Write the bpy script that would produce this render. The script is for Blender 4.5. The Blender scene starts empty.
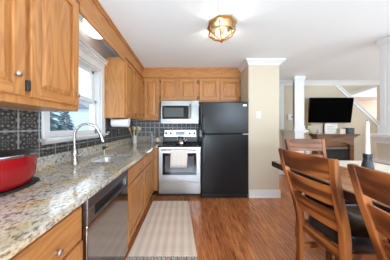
import bpy, bmesh, math, random
from mathutils import Vector, Matrix
random.seed(7)
S = bpy.context.scene
COL = S.collection
# ------------------------------------------------------------------ camera, world, light, exposure
F = 152.0                      # focal length in pixels of the 390x260 frame
cam_d = bpy.data.cameras.new('camera'); cam = bpy.data.objects.new('camera', cam_d); COL.objects.link(cam)
cam.location = (0, 0, 1.27); cam.rotation_euler = (math.pi/2, 0, 0)
cam_d.sensor_fit = 'HORIZONTAL'; cam_d.sensor_width = 36.0; cam_d.lens = 36.0*F/390.0
cam_d.shift_x = 11.0/390.0; cam_d.shift_y = -4.0/390.0
cam_d.clip_start = 0.02; cam_d.clip_end = 200
S.camera = cam

w = bpy.data.worlds.new('world'); S.world = w; w.use_nodes = True
nt = w.node_tree; bg = nt.nodes['Background']
sky = nt.nodes.new('ShaderNodeTexSky'); sky.sky_type = 'PREETHAM'; sky.turbidity = 3.5
sky.sun_direction = (0.6, -0.5, 0.6)
mx = nt.nodes.new('ShaderNodeMix'); mx.data_type = 'RGBA'; mx.inputs[0].default_value = 0.75
nt.links.new(sky.outputs[0], mx.inputs[6]); mx.inputs[7].default_value = (0.80, 0.90, 1.0, 1)
nt.links.new(mx.outputs[2], bg.inputs[0]); bg.inputs[1].default_value = 2.5

def area(name, loc, target, sx, sy, power, color=(1, 1, 1), spread=180):
    l = bpy.data.lights.new(name, 'AREA'); l.shape = 'RECTANGLE'; l.size = sx; l.size_y = sy
    l.energy = power; l.color = color; l.spread = math.radians(spread)
    o = bpy.data.objects.new(name, l); COL.objects.link(o); o.location = loc
    d = Vector(target) - Vector(loc); o.rotation_euler = d.to_track_quat('-Z', 'Y').to_euler()
    return o
# added unseen fill lights: behind the camera, by the right wall, above the stairs
FILL_TINT = (0.735, 0.925, 1.10)  # cool tint of the added fills, offsets the warm floor bounce
area('fill_fridge_spot', (2.10, -1.50, 1.88), (2.10, 2.0, 1.88), 0.42, 0.5, 34, FILL_TINT)  # unseen source added for the bright spot on the fridge door
area('fill_rear_dining', (3.95, -1.45, 1.55), (2.8, 0.3, 2.7), 1.9, 1.5, 90, (0.80, 0.925, 1.01))  # added fill, kept far right and clear of the steel reflections
area('fill_rear_low', (-0.05, -1.50, 0.82), (-0.05, 0.0, 2.3), 1.8, 0.75, 126, FILL_TINT)  # low added fill aimed up; no door stands here
area('fill_side_dining', (5.05, 0.6, 1.4), (3.2, 0.6, 3.0), 2.2, 1.6, 52, FILL_TINT)  # added fill tilted up to lift the ceiling
area('fill_side_living', (5.05, 2.95, 1.4), (3.2, 2.95, 3.0), 1.5, 1.6, 8, (0.82, 0.925, 1.0))  # weaker added fill for the living room
area('fill_stairwell', (4.5, 4.75, 3.5), (4.5, 4.9, 1.0), 1.0, 0.5, 3.2, FILL_TINT)  # added overhead, out of view, to brighten the stairwell
S.view_settings.view_transform = 'Standard'; S.view_settings.look = 'None'
S.view_settings.gamma = 1.0; S.view_settings.use_curve_mapping = False
S.view_settings.exposure = 0.43
S.cycles.use_denoising = True
S.cycles.diffuse_bounces = 6; S.cycles.max_bounces = 14; S.cycles.transparent_max_bounces = 16
S.cycles.caustics_reflective = False; S.cycles.caustics_refractive = False
S.cycles.sample_clamp_indirect = 6

# ------------------------------------------------------------------ materials
def new_mat(name):
    m = bpy.data.materials.new(name); m.use_nodes = True
    return m, m.node_tree, m.node_tree.nodes['Principled BSDF']
def plain(name, col, rough=0.5, metal=0.0, bump=0.0, bscale=80.0, vary=0.0, coat=0.0):
    m, nt, b = new_mat(name)
    b.inputs['Base Color'].default_value = (*col, 1); b.inputs['Roughness'].default_value = rough
    b.inputs['Metallic'].default_value = metal; b.inputs['Coat Weight'].default_value = coat
    tc = nt.nodes.new('ShaderNodeTexCoord')
    n = nt.nodes.new('ShaderNodeTexNoise'); n.inputs['Scale'].default_value = bscale; n.inputs['Detail'].default_value = 3
    nt.links.new(tc.outputs['Object'], n.inputs['Vector'])
    if vary:
        r = nt.nodes.new('ShaderNodeValToRGB')
        r.color_ramp.elements[0].position = 0.3; r.color_ramp.elements[1].position = 0.7
        r.color_ramp.elements[0].color = (*[c*(1-vary) for c in col], 1)
        r.color_ramp.elements[1].color = (*[min(1, c*(1+vary)) for c in col], 1)
        nt.links.new(n.outputs['Fac'], r.inputs[0]); nt.links.new(r.outputs[0], b.inputs['Base Color'])
    if bump:
        bp = nt.nodes.new('ShaderNodeBump'); bp.inputs['Strength'].default_value = bump; bp.inputs['Distance'].default_value = 0.01
        nt.links.new(n.outputs['Fac'], bp.inputs['Height']); nt.links.new(bp.outputs[0], b.inputs['Normal'])
    return m
def wood(name, dark, mid, light, axis='Z', rough=0.4, freq=1.0, ring=9.0, coat=0.0, pore=0.25, bump=0.05):
    """oak-like grain that runs along AXIS: contour lines of a stretched noise, and fine pores"""
    m, nt, b = new_mat(name)
    tc = nt.nodes.new('ShaderNodeTexCoord'); mp = nt.nodes.new('ShaderNodeMapping')
    sc = {'X': (0.9, 7, 7), 'Y': (7, 0.9, 7), 'Z': (7, 7, 0.9)}[axis]
    mp.inputs['Scale'].default_value = [v*freq for v in sc]
    nt.links.new(tc.outputs['Object'], mp.inputs['Vector'])
    n = nt.nodes.new('ShaderNodeTexNoise'); n.inputs['Scale'].default_value = 1.0; n.inputs['Detail'].default_value = 1.5
    nt.links.new(mp.outputs[0], n.inputs['Vector'])
    mu = nt.nodes.new('ShaderNodeMath'); mu.operation = 'MULTIPLY'; mu.inputs[1].default_value = ring*6.283
    si = nt.nodes.new('ShaderNodeMath'); si.operation = 'SINE'
    nt.links.new(n.outputs['Fac'], mu.inputs[0]); nt.links.new(mu.outputs[0], si.inputs[0])
    mr = nt.nodes.new('ShaderNodeMapRange'); mr.inputs[1].default_value = -1; mr.inputs[2].default_value = 1
    nt.links.new(si.outputs[0], mr.inputs[0])
    mp2 = nt.nodes.new('ShaderNodeMapping')
    sc2 = {'X': (8, 170, 170), 'Y': (170, 8, 170), 'Z': (170, 170, 8)}[axis]
    mp2.inputs['Scale'].default_value = sc2
    nt.links.new(tc.outputs['Object'], mp2.inputs['Vector'])
    n2 = nt.nodes.new('ShaderNodeTexNoise'); n2.inputs['Scale'].default_value = 1.0; n2.inputs['Detail'].default_value = 2
    nt.links.new(mp2.outputs[0], n2.inputs['Vector'])
    mixf = nt.nodes.new('ShaderNodeMix'); mixf.data_type = 'FLOAT'; mixf.inputs[0].default_value = pore
    nt.links.new(mr.outputs[0], mixf.inputs[2]); nt.links.new(n2.outputs['Fac'], mixf.inputs[3])
    r = nt.nodes.new('ShaderNodeValToRGB'); e = r.color_ramp.elements
    e[0].position = 0.12; e[0].color = (*dark, 1); e[1].position = 0.85; e[1].color = (*light, 1)
    k = e.new(0.45); k.color = (*mid, 1)
    nt.links.new(mixf.outputs[0], r.inputs[0]); nt.links.new(r.outputs[0], b.inputs['Base Color'])
    b.inputs['Roughness'].default_value = rough; b.inputs['Coat Weight'].default_value = coat; b.inputs['Coat Roughness'].default_value = 0.12
    bp = nt.nodes.new('ShaderNodeBump'); bp.inputs['Strength'].default_value = bump; bp.inputs['Distance'].default_value = 0.004
    nt.links.new(n2.outputs['Fac'], bp.inputs['Height']); nt.links.new(bp.outputs[0], b.inputs['Normal'])
    return m
OAK = ((0.38, 0.150, 0.042), (0.47, 0.20, 0.061), (0.53, 0.245, 0.082))
M = {}
M['oak_v'] = wood('honey_oak_vertical', *OAK, axis='Z', rough=0.38, freq=1.5, ring=9, pore=0.5)
M['oak_y'] = wood('honey_oak_along_run', *OAK, axis='Y', rough=0.38, freq=1.5, ring=9, pore=0.5)
M['oak_x'] = wood('honey_oak_across', *OAK, axis='X', rough=0.38, freq=1.5, ring=9, pore=0.5)
CH = ((0.095, 0.024, 0.006), (0.22, 0.064, 0.015), (0.36, 0.120, 0.030))
M['chair_v'] = wood('cherry_stain_upright', *CH, axis='Z', rough=0.36, freq=1.2, ring=3, coat=0.0)
M['chair_x'] = wood('cherry_stain_across', *CH, axis='X', rough=0.36, freq=1.2, ring=3, coat=0.0)
M['table'] = wood('cherry_table_top', (0.24, 0.075, 0.02), (0.36, 0.13, 0.036), (0.46, 0.19, 0.06), axis='Y', rough=0.22, ring=3, coat=0.4)
M['table_edge'] = wood('dark_table_edge', (0.030, 0.010, 0.006), (0.05, 0.016, 0.009), (0.075, 0.024, 0.013), axis='Y', rough=0.3, ring=3, coat=0.3)
M['mantel'] = wood('mantel_oak', (0.11, 0.046, 0.018), (0.17, 0.075, 0.03), (0.21, 0.10, 0.042), axis='X', rough=0.4, ring=4)
M['ceiling'] = plain('ceiling_paint', (0.85, 0.885, 0.89), 0.9, bump=0.03, bscale=120)
M['beige'] = plain('beige_wall_paint', (0.59, 0.515, 0.40), 0.85, bump=0.03, bscale=150)
M['grey_wall'] = plain('pale_grey_wall_paint', (0.70, 0.69, 0.66), 0.85, bump=0.03, bscale=150)
M['cream_wall'] = plain('cream_stair_paint', (0.70, 0.63, 0.50), 0.85, bump=0.03, bscale=150)
M['white'] = plain('white_trim_paint', (0.74, 0.74, 0.74), 0.42, bump=0.02, bscale=60)
M['chrome'] = plain('satin_nickel', (0.44, 0.435, 0.43), 0.24, 1.0, bump=0.01, bscale=300)
M['knob'] = plain('brushed_knob_metal', (0.62, 0.58, 0.53), 0.28, 1.0, bump=0.01, bscale=300)
M['black'] = plain('black_plastic', (0.012, 0.012, 0.013), 0.35, bump=0.01, bscale=200)
M['tv'] = plain('television_screen_glass', (0.002, 0.002, 0.002), 0.5, bump=0.0); M['tv'].node_tree.nodes['Principled BSDF'].inputs['Specular IOR Level'].default_value = 0.0
M['leather'] = plain('black_leather', (0.007, 0.0075, 0.009), 0.26, bump=0.08, bscale=220)
M['fridge'] = plain('textured_black_enamel', (0.014, 0.014, 0.015), 0.22, bump=0.22, bscale=60); M['fridge'].node_tree.nodes['Principled BSDF'].inputs['Specular IOR Level'].default_value = 0.32
M['glassblack'] = plain('black_ceramic_glass', (0.01, 0.01, 0.011), 0.08)
M['ovenglass'] = plain('smoked_oven_glass', (0.10, 0.11, 0.12), 0.10)
M['red'] = plain('red_enamel', (0.30, 0.004, 0.009), 0.18, coat=0.2)
M['rim'] = plain('polished_rim_steel', (0.42, 0.42, 0.44), 0.18, 1.0)
M['iron'] = plain('cast_iron', (0.012, 0.012, 0.012), 0.5, bump=0.1, bscale=150)
M['paper'] = plain('paper_towel', (0.86, 0.87, 0.90), 0.9, bump=0.15, bscale=150)
M['ceramic'] = plain('white_ceramic', (0.82, 0.81, 0.78), 0.25)
M['woodlight'] = wood('utensil_beech', (0.66, 0.44, 0.22), (0.76, 0.55, 0.31), (0.84, 0.65, 0.40), axis='Z', rough=0.55, ring=3)
M['brass'] = plain('aged_brass', (0.55, 0.31, 0.10), 0.32, 1.0, bump=0.03, bscale=80)
M['lampinner'] = plain('lamp_added_disc', (0.09, 0.075, 0.045), 0.6)
M['cloth'] = plain('cream_linen', (0.74, 0.68, 0.58), 0.95, bump=0.3, bscale=350)
M['towel'] = plain('oatmeal_towel', (0.80, 0.745, 0.68), 0.95, bump=0.4, bscale=300)
M['candle'] = plain('ivory_wax', (0.88, 0.85, 0.78), 0.5)
M['gunmetal'] = plain('gunmetal_glaze', (0.055, 0.06, 0.068), 0.32, 0.6)
M['speaker'] = plain('slate_fabric', (0.07, 0.085, 0.105), 0.85, bump=0.3, bscale=400)
M['leaf'] = plain('green_leaf', (0.075, 0.16, 0.035), 0.5, vary=0.3, bscale=25)
M['stem'] = plain('gold_dry_stem', (0.46, 0.28, 0.09), 0.7, vary=0.2)
M['amberglass'] = plain('olive_bottle_glass', (0.10, 0.11, 0.09), 0.08)
M['greybottle'] = plain('grey_bottle_glass', (0.32, 0.34, 0.34), 0.10)
M['label'] = plain('pink_paper_label', (0.66, 0.46, 0.40), 0.8)
M['canvas'] = plain('white_canvas', (0.80, 0.79, 0.76), 0.85, bump=0.1, bscale=300)
M['script'] = plain('grey_ink', (0.50, 0.50, 0.48), 0.8)
M['badge'] = plain('silver_badge', (0.75, 0.75, 0.75), 0.3, 0.4)
M['display'] = plain('range_display', (0.10, 0.11, 0.13), 0.2)
M['fire'] = plain('charcoal_firebox', (0.02, 0.021, 0.024), 0.4)
M['log'] = plain('ceramic_logs', (0.17, 0.14, 0.12), 0.9, vary=0.3, bscale=30)
M['hearthglass'] = plain('smoky_firebox_glass', (0.02, 0.023, 0.028), 0.08)
M['siding'] = plain('white_siding', (0.55, 0.64, 0.72), 0.8)
M['house_roof'] = plain('slate_roof', (0.19, 0.22, 0.26), 0.9, vary=0.2)
M['tree'] = plain('spruce_needles', (0.13, 0.20, 0.22), 0.9, vary=0.5, bscale=12)
M['bark'] = plain('bark', (0.12, 0.09, 0.07), 0.9)
M['lawn'] = plain('winter_lawn', (0.45, 0.45, 0.33), 0.95, vary=0.3, bscale=3)
M['fringe'] = plain('rug_fringe_cotton', (0.56, 0.52, 0.47), 0.95, vary=0.3, bscale=60)

def brushed(name, col, axis, rough=0.27):
    m, nt, b = new_mat(name)
    tc = nt.nodes.new('ShaderNodeTexCoord'); mp = nt.nodes.new('ShaderNodeMapping')
    mp.inputs['Scale'].default_value = {'X': (3, 400, 400), 'Y': (400, 3, 400)}[axis]
    n = nt.nodes.new('ShaderNodeTexNoise'); n.inputs['Scale'].default_value = 1; n.inputs['Detail'].default_value = 2
    nt.links.new(tc.outputs['Object'], mp.inputs[0]); nt.links.new(mp.outputs[0], n.inputs['Vector'])
    r = nt.nodes.new('ShaderNodeValToRGB')
    r.color_ramp.elements[0].color = (*[c*0.9 for c in col], 1); r.color_ramp.elements[1].color = (*[min(1, c*1.08) for c in col], 1)
    nt.links.new(n.outputs['Fac'], r.inputs[0]); nt.links.new(r.outputs[0], b.inputs['Base Color'])
    b.inputs['Metallic'].default_value = 1; b.inputs['Roughness'].default_value = rough
    bp = nt.nodes.new('ShaderNodeBump'); bp.inputs['Strength'].default_value = 0.03; bp.inputs['Distance'].default_value = 0.002
    nt.links.new(n.outputs['Fac'], bp.inputs['Height']); nt.links.new(bp.outputs[0], b.inputs['Normal'])
    return m
M['steel'] = brushed('brushed_stainless', (0.52, 0.53, 0.545), 'X', 0.30)
M['steel_mw'] = brushed('dull_stainless', (0.40, 0.41, 0.42), 'X', 0.30)
M['steel_dw'] = brushed('dark_stainless', (0.40, 0.39, 0.39), 'Y', 0.11)
M['steel_panel'] = brushed('grey_stainless_panel', (0.34, 0.34, 0.35), 'Y', 0.36)
M['sinksteel'] = brushed('sink_steel', (0.72, 0.73, 0.75), 'Y', 0.32)

def granite():
    m, nt, b = new_mat('speckled_granite')
    tc = nt.nodes.new('ShaderNodeTexCoord')
    mp = nt.nodes.new('ShaderNodeMapping'); mp.inputs['Scale'].default_value = (1.0, 0.8, 1.0); mp.inputs['Rotation'].default_value = (0, 0, 0.5)
    nt.links.new(tc.outputs['Object'], mp.inputs[0])
    def noise(sc, det, dist=0.0):
        n = nt.nodes.new('ShaderNodeTexNoise'); n.inputs['Scale'].default_value = sc; n.inputs['Detail'].default_value = det
        n.inputs['Distortion'].default_value = dist; nt.links.new(mp.outputs[0], n.inputs['Vector']); return n
    def ramp(src, stops):
        r = nt.nodes.new('ShaderNodeValToRGB'); e = r.color_ramp.elements
        while len(e) < len(stops): e.new(0.5)
        for k, (p, c) in enumerate(stops): e[k].position = p; e[k].color = (*c, 1)
        nt.links.new(src, r.inputs[0]); return r
    big = ramp(noise(6, 4, 0.6).outputs['Fac'], [(0.345, (0.68, 0.50, 0.26)), (0.455, (0.74, 0.67, 0.54)), (0.56, (0.70, 0.70, 0.69)), (0.72, (0.56, 0.57, 0.58))])
    mid = ramp(noise(52, 4, 0.3).outputs['Fac'], [(0.36, (0.17, 0.13, 0.10)), (0.45, (0.75, 0.70, 0.62)), (0.60, (1, 0.97, 0.92)), (0.72, (0.80, 0.66, 0.40))])
    fine = ramp(noise(110, 3).outputs['Fac'], [(0.33, (0.08, 0.07, 0.07)), (0.42, (0.85, 0.84, 0.82)), (0.65, (1, 1, 1)), (0.70, (1, 1, 1))])
    a = nt.nodes.new('ShaderNodeMix'); a.data_type = 'RGBA'; a.blend_type = 'MULTIPLY'; a.inputs[0].default_value = 0.85
    nt.links.new(big.outputs[0], a.inputs[6]); nt.links.new(mid.outputs[0], a.inputs[7])
    c = nt.nodes.new('ShaderNodeMix'); c.data_type = 'RGBA'; c.blend_type = 'MULTIPLY'; c.inputs[0].default_value = 0.7
    nt.links.new(a.outputs[2], c.inputs[6]); nt.links.new(fine.outputs[0], c.inputs[7])
    nt.links.new(c.outputs[2], b.inputs['Base Color'])
    b.inputs['Roughness'].default_value = 0.10; b.inputs['Coat Weight'].default_value = 0.5; b.inputs['Coat Roughness'].default_value = 0.04
    return m
M['granite'] = granite()

def floor_mat():
    m, nt, b = new_mat('glossy_cherry_planks')
    tc = nt.nodes.new('ShaderNodeTexCoord')
    mp = nt.nodes.new('ShaderNodeMapping'); mp.inputs['Rotation'].default_value = (0, 0, math.pi/2)
    nt.links.new(tc.outputs['Object'], mp.inputs[0])
    br = nt.nodes.new('ShaderNodeTexBrick'); br.offset = 0.37; br.inputs['Scale'].default_value = 1.0
    br.inputs['Brick Width'].default_value = 1.2; br.inputs['Row Height'].default_value = 0.125
    br.inputs['Mortar Size'].default_value = 0.0012; br.inputs['Mortar Smooth'].default_value = 0.3
    br.inputs['Color1'].default_value = (0.40, 0.124, 0.037, 1); br.inputs['Color2'].default_value = (0.53, 0.184, 0.060, 1)
    br.inputs['Mortar'].default_value = (0.16, 0.05, 0.018, 1)
    nt.links.new(mp.outputs[0], br.inputs['Vector'])
    mp2 = nt.nodes.new('ShaderNodeMapping'); mp2.inputs['Scale'].default_value = (70, 5, 1)
    nt.links.new(tc.outputs['Object'], mp2.inputs[0])
    n = nt.nodes.new('ShaderNodeTexNoise'); n.inputs['Scale'].default_value = 1; n.inputs['Detail'].default_value = 4; n.inputs['Distortion'].default_value = 0.7
    nt.links.new(mp2.outputs[0], n.inputs['Vector'])
    r = nt.nodes.new('ShaderNodeValToRGB'); e = r.color_ramp.elements
    e[0].position = 0.30; e[0].color = (0.42, 0.36, 0.33, 1); e[1].position = 0.68; e[1].color = (1.65, 1.7, 1.75, 1)
    k = e.new(0.48); k.color = (1, 1, 1, 1)
    nt.links.new(n.outputs['Fac'], r.inputs[0])
    mu = nt.nodes.new('ShaderNodeMix'); mu.data_type = 'RGBA'; mu.blend_type = 'MULTIPLY'; mu.inputs[0].default_value = 0.9
    nt.links.new(br.outputs['Color'], mu.inputs[6]); nt.links.new(r.outputs[0], mu.inputs[7])
    nt.links.new(mu.outputs[2], b.inputs['Base Color'])
    b.inputs['Roughness'].default_value = 0.26; b.inputs['Coat Weight'].default_value = 0.6; b.inputs['Coat Roughness'].default_value = 0.09
    bp = nt.nodes.new('ShaderNodeBump'); bp.inputs['Strength'].default_value = 0.12; bp.inputs['Distance'].default_value = 0.002
    nt.links.new(n.outputs['Fac'], bp.inputs['Height']); nt.links.new(bp.outputs[0], b.inputs['Normal'])
    return m
M['floor'] = floor_mat()

def tin(name, ua, ou, ov, T=0.15, lift=1.0):
    """pressed tin tiles, 15 cm, an embossed flower in each; UA is the horizontal axis of the wall"""
    m, nt, b = new_mat(name)
    tc = nt.nodes.new('ShaderNodeTexCoord'); sp = nt.nodes.new('ShaderNodeSeparateXYZ'); nt.links.new(tc.outputs['Object'], sp.inputs[0])
    def mth(op, a, c=None):
        x = nt.nodes.new('ShaderNodeMath'); x.operation = op
        for i, v in enumerate((a, c)):
            if v is None: continue
            if isinstance(v, (int, float)): x.inputs[i].default_value = v
            else: nt.links.new(v, x.inputs[i])
        return x.outputs[0]
    u = mth('SUBTRACT', mth('FRACT', mth('DIVIDE', mth('SUBTRACT', sp.outputs[ua], ou), T)), 0.5)
    v = mth('SUBTRACT', mth('FRACT', mth('DIVIDE', mth('SUBTRACT', sp.outputs['Z'], ov), T)), 0.5)
    r = mth('SQRT', mth('ADD', mth('MULTIPLY', u, u), mth('MULTIPLY', v, v)))
    th = mth('ARCTAN2', v, u)
    petal = mth('MULTIPLY', mth('COSINE', mth('MULTIPLY', th, 8.0)), mth('SINE', mth('MULTIPLY', r, 17.0)))
    ring = mth('COSINE', mth('MULTIPLY', r, 46.0))
    edge = mth('MAXIMUM', mth('ABSOLUTE', u), mth('ABSOLUTE', v))
    border = mth('MULTIPLY', mth('GREATER_THAN', edge, 0.455), 1.6)
    ns = nt.nodes.new('ShaderNodeTexNoise'); ns.inputs['Scale'].default_value = 45; ns.inputs['Detail'].default_value = 4
    nt.links.new(tc.outputs['Object'], ns.inputs['Vector'])
    h = mth('ADD', mth('ADD', mth('MULTIPLY', petal, 0.7), mth('MULTIPLY', ring, 0.30)), border)
    h2 = mth('ADD', h, mth('MULTIPLY', ns.outputs['Fac'], 0.9))
    rp = nt.nodes.new('ShaderNodeValToRGB'); e = rp.color_ramp.elements
    mr = nt.nodes.new('ShaderNodeMapRange'); mr.inputs[1].default_value = -1.0; mr.inputs[2].default_value = 2.6
    nt.links.new(h2, mr.inputs[0]); nt.links.new(mr.outputs[0], rp.inputs[0])
    e[0].position = 0.15; e[0].color = (0.03*lift, 0.03*lift, 0.031*lift, 1); e[1].position = 0.8; e[1].color = (0.46*lift, 0.455*lift, 0.455*lift, 1)
    k = e.new(0.45); k.color = (0.095*lift, 0.093*lift, 0.092*lift, 1)
    nt.links.new(rp.outputs[0], b.inputs['Base Color'])
    b.inputs['Metallic'].default_value = 0.55; b.inputs['Roughness'].default_value = 0.36
    bp = nt.nodes.new('ShaderNodeBump'); bp.inputs['Strength'].default_value = 0.8; bp.inputs['Distance'].default_value = 0.003
    nt.links.new(h2, bp.inputs['Height']); nt.links.new(bp.outputs[0], b.inputs['Normal'])
    return m
M['tin_l'] = tin('pressed_tin_left', 'Y', 0.141, 1.385-0.15*5)
M['tin_b'] = tin('pressed_tin_back', 'X', 0.05, 1.385-0.15*5, 0.10, 1.5)  # base colour lifted to paint in the brighter reflections on this wall

def rug_mat():
    m, nt, b = new_mat('striped_woven_cotton')
    tc = nt.nodes.new('ShaderNodeTexCoord'); sp = nt.nodes.new('ShaderNodeSeparateXYZ'); nt.links.new(tc.outputs['Object'], sp.inputs[0])
    d = nt.nodes.new('ShaderNodeMath'); d.operation = 'MULTIPLY'; d.inputs[1].default_value = 2*math.pi/0.088
    s = nt.nodes.new('ShaderNodeMath'); s.operation = 'SINE'
    nt.links.new(sp.outputs['X'], d.inputs[0]); nt.links.new(d.outputs[0], s.inputs[0])
    n = nt.nodes.new('ShaderNodeTexNoise'); n.inputs['Scale'].default_value = 130; n.inputs['Detail'].default_value = 2
    nt.links.new(tc.outputs['Object'], n.inputs['Vector'])
    a = nt.nodes.new('ShaderNodeMath'); a.operation = 'ADD'; nt.links.new(s.outputs[0], a.inputs[0]); nt.links.new(n.outputs['Fac'], a.inputs[1])
    mr = nt.nodes.new('ShaderNodeMapRange'); mr.inputs[1].default_value = -0.6; mr.inputs[2].default_value = 1.6
    nt.links.new(a.outputs[0], mr.inputs[0])
    r = nt.nodes.new('ShaderNodeValToRGB'); e = r.color_ramp.elements
    e[0].position = 0.3; e[0].color = (0.79, 0.63, 0.50, 1); e[1].position = 0.65; e[1].color = (0.88, 0.75, 0.63, 1)
    nt.links.new(mr.outputs[0], r.inputs[0]); nt.links.new(r.outputs[0], b.inputs['Base Color']); b.inputs['Roughness'].default_value = 0.95
    wv = nt.nodes.new('ShaderNodeTexNoise'); wv.inputs['Scale'].default_value = 260
    nt.links.new(tc.outputs['Object'], wv.inputs['Vector'])
    bp = nt.nodes.new('ShaderNodeBump'); bp.inputs['Strength'].default_value = 0.5; bp.inputs['Distance'].default_value = 0.004
    nt.links.new(wv.outputs['Fac'], bp.inputs['Height']); nt.links.new(bp.outputs[0], b.inputs['Normal'])
    return m
M['rug'] = rug_mat()

def thin_glass(name, tint, gloss, trans=0.0):
    m = bpy.data.materials.new(name); m.use_nodes = True; nt = m.node_tree; nt.nodes.clear()
    o = nt.nodes.new('ShaderNodeOutputMaterial'); t = nt.nodes.new('ShaderNodeBsdfTransparent'); t.inputs[0].default_value = (*tint, 1)
    g = nt.nodes.new('ShaderNodeBsdfGlossy'); g.inputs['Roughness'].default_value = 0.03
    mx = nt.nodes.new('ShaderNodeMixShader'); mx.inputs[0].default_value = gloss
    nt.links.new(t.outputs[0], mx.inputs[1]); nt.links.new(g.outputs[0], mx.inputs[2]); last = mx.outputs[0]
    if trans:
        d = nt.nodes.new('ShaderNodeBsdfTranslucent'); d.inputs[0].default_value = (1, 0.88, 0.66, 1)
        m2 = nt.nodes.new('ShaderNodeMixShader'); m2.inputs[0].default_value = trans
        nt.links.new(last, m2.inputs[1]); nt.links.new(d.outputs[0], m2.inputs[2]); last = m2.outputs[0]
    nt.links.new(last, o.inputs[0]); return m
M['glass'] = thin_glass('window_glass', (0.97, 0.99, 1.0), 0.05)
M['lampglass'] = thin_glass('bevelled_lamp_glass', (1.0, 0.96, 0.88), 0.06, 0.025)
M['lid'] = thin_glass('smoky_lid_glass', (0.45, 0.45, 0.47), 0.22)
def glow(name, col, st):
    m, nt, b = new_mat(name); b.inputs['Base Color'].default_value = (*col, 1)
    b.inputs['Emission Color'].default_value = (*col, 1); b.inputs['Emission Strength'].default_value = st; return m
M['bulb'] = glow('lit_bulb', (1, 0.88, 0.62), 0.8)
M['dome'] = glow('lit_opal_glass', (1, 0.98, 0.95), 1.1)

# ------------------------------------------------------------------ mesh helper
class MB:
    def __init__(s): s.bm = bmesh.new(); s.mi = 0
    def faces(s, fs):
        for f in fs: f.material_index = s.mi
    def poly(s, vs, quads):
        v = [s.bm.verts.new(p) for p in vs]
        for q in quads:
            f = s.bm.faces.new([v[i] for i in q]); f.material_index = s.mi
        return s
    def box(s, x0, x1, y0, y1, z0, z1):
        if x0 > x1: x0, x1 = x1, x0
        if y0 > y1: y0, y1 = y1, y0
        if z0 > z1: z0, z1 = z1, z0
        return s.poly([(x0,y0,z0),(x1,y0,z0),(x1,y1,z0),(x0,y1,z0),(x0,y0,z1),(x1,y0,z1),(x1,y1,z1),(x0,y1,z1)],
                      [(0,3,2,1),(4,5,6,7),(0,1,5,4),(1,2,6,5),(2,3,7,6),(3,0,4,7)])
    def hexa(s, a, b):            # two matching quads joined to a solid
        return s.poly(list(a)+list(b), [(3,2,1,0),(4,5,6,7),(0,1,5,4),(1,2,6,5),(2,3,7,6),(3,0,4,7)])
    def loft(s, rings, cap=True, closed=True):
        vs = [[s.bm.verts.new(p) for p in r] for r in rings]; n = len(rings[0])
        for a, b in zip(vs, vs[1:]):
            for i in range(n if closed else n-1):
                j = (i+1) % n
                f = s.bm.faces.new((a[i], a[j], b[j], b[i])); f.material_index = s.mi
        if cap and closed:
            f = s.bm.faces.new(vs[0][::-1]); f.material_index = s.mi
            f = s.bm.faces.new(vs[-1]); f.material_index = s.mi
        return s
    def tube(s, pts, rad, n=10, cap=True):
        pts = [Vector(p) for p in pts]; R = rad if isinstance(rad, (list, tuple)) else [rad]*len(pts)
        rings = []; up = None
        for i, p in enumerate(pts):
            d = (pts[min(i+1, len(pts)-1)] - pts[max(i-1, 0)]).normalized()
            if up is None:
                up = Vector((0, 0, 1)) if abs(d.z) < 0.9 else Vector((1, 0, 0))
            a = d.cross(up).normalized(); up = a.cross(d).normalized(); c = up
            rings.append([p + (a*math.cos(t) + c*math.sin(t))*R[i] for t in [2*math.pi*k/n for k in range(n)]])
        return s.loft(rings, cap)
    def strip(s, pts, ws, hs, side):   # rectangular section swept along pts; side = fixed width direction
        side = Vector(side).normalized(); pts = [Vector(p) for p in pts]; rings = []
        for i, p in enumerate(pts):
            d = (pts[min(i+1, len(pts)-1)] - pts[max(i-1, 0)]).normalized(); nrm = d.cross(side).normalized()
            wv = ws[i] if isinstance(ws, (list, tuple)) else ws; hv = hs[i] if isinstance(hs, (list, tuple)) else hs
            rings.append([p - side*wv/2 - nrm*hv/2, p + side*wv/2 - nrm*hv/2, p + side*wv/2 + nrm*hv/2, p - side*wv/2 + nrm*hv/2])
        return s.loft(rings)
    def lathe(s, prof, c=(0, 0, 0), n=24, sx=1, sy=1, axis='Z', cap=True, rot=0.0):
        rings = []
        for r, z in prof:
            ring = []
            for k in range(n):
                t = 2*math.pi*k/n + rot; p = (r*math.cos(t)*sx, r*math.sin(t)*sy, z)
                if axis == 'X': p = (p[2], p[0], p[1])
                elif axis == 'Y': p = (p[0], -p[2], p[1])
                ring.append((c[0]+p[0], c[1]+p[1], c[2]+p[2]))
            rings.append(ring)
        return s.loft(rings, cap)
    def build(s, name, mats, parent=None, bevel=0.0, smooth=False, seg=2, sub=0):
        bmesh.ops.recalc_face_normals(s.bm, faces=s.bm.faces)
        me = bpy.data.meshes.new(name); s.bm.to_mesh(me); s.bm.free()
        for m in (mats if isinstance(mats, (list, tuple)) else [mats]): me.materials.append(M[m])
        if smooth:
            for p in me.polygons: p.use_smooth = True
        o = bpy.data.objects.new(name, me); COL.objects.link(o)
        if parent is not None:
            o.parent = parent
            r = parent; base = Matrix.Identity(4)
            while r is not None: 
                base = r.matrix_basis.inverted() @ base if False else base
                r = r.parent
            o.matrix_parent_inverse = inv_world(parent)
        if bevel:
            b = o.modifiers.new('bevel', 'BEVEL'); b.width = bevel; b.segments = seg; b.limit_method = 'ANGLE'; b.angle_limit = math.radians(40)
        if sub:
            u = o.modifiers.new('subdivision', 'SUBSURF'); u.levels = sub; u.render_levels = sub
        if smooth:
            try:
                me.set_sharp_from_angle(angle=math.radians(42))
            except Exception: pass
        return o
def world_of(o):
    if o.parent is None: return o.matrix_basis.copy()
    return world_of(o.parent) @ o.matrix_parent_inverse @ o.matrix_basis
def inv_world(o): return world_of(o).inverted()
def basis(o):
    return Matrix.LocRotScale(o.location, o.rotation_euler, o.scale)
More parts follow.
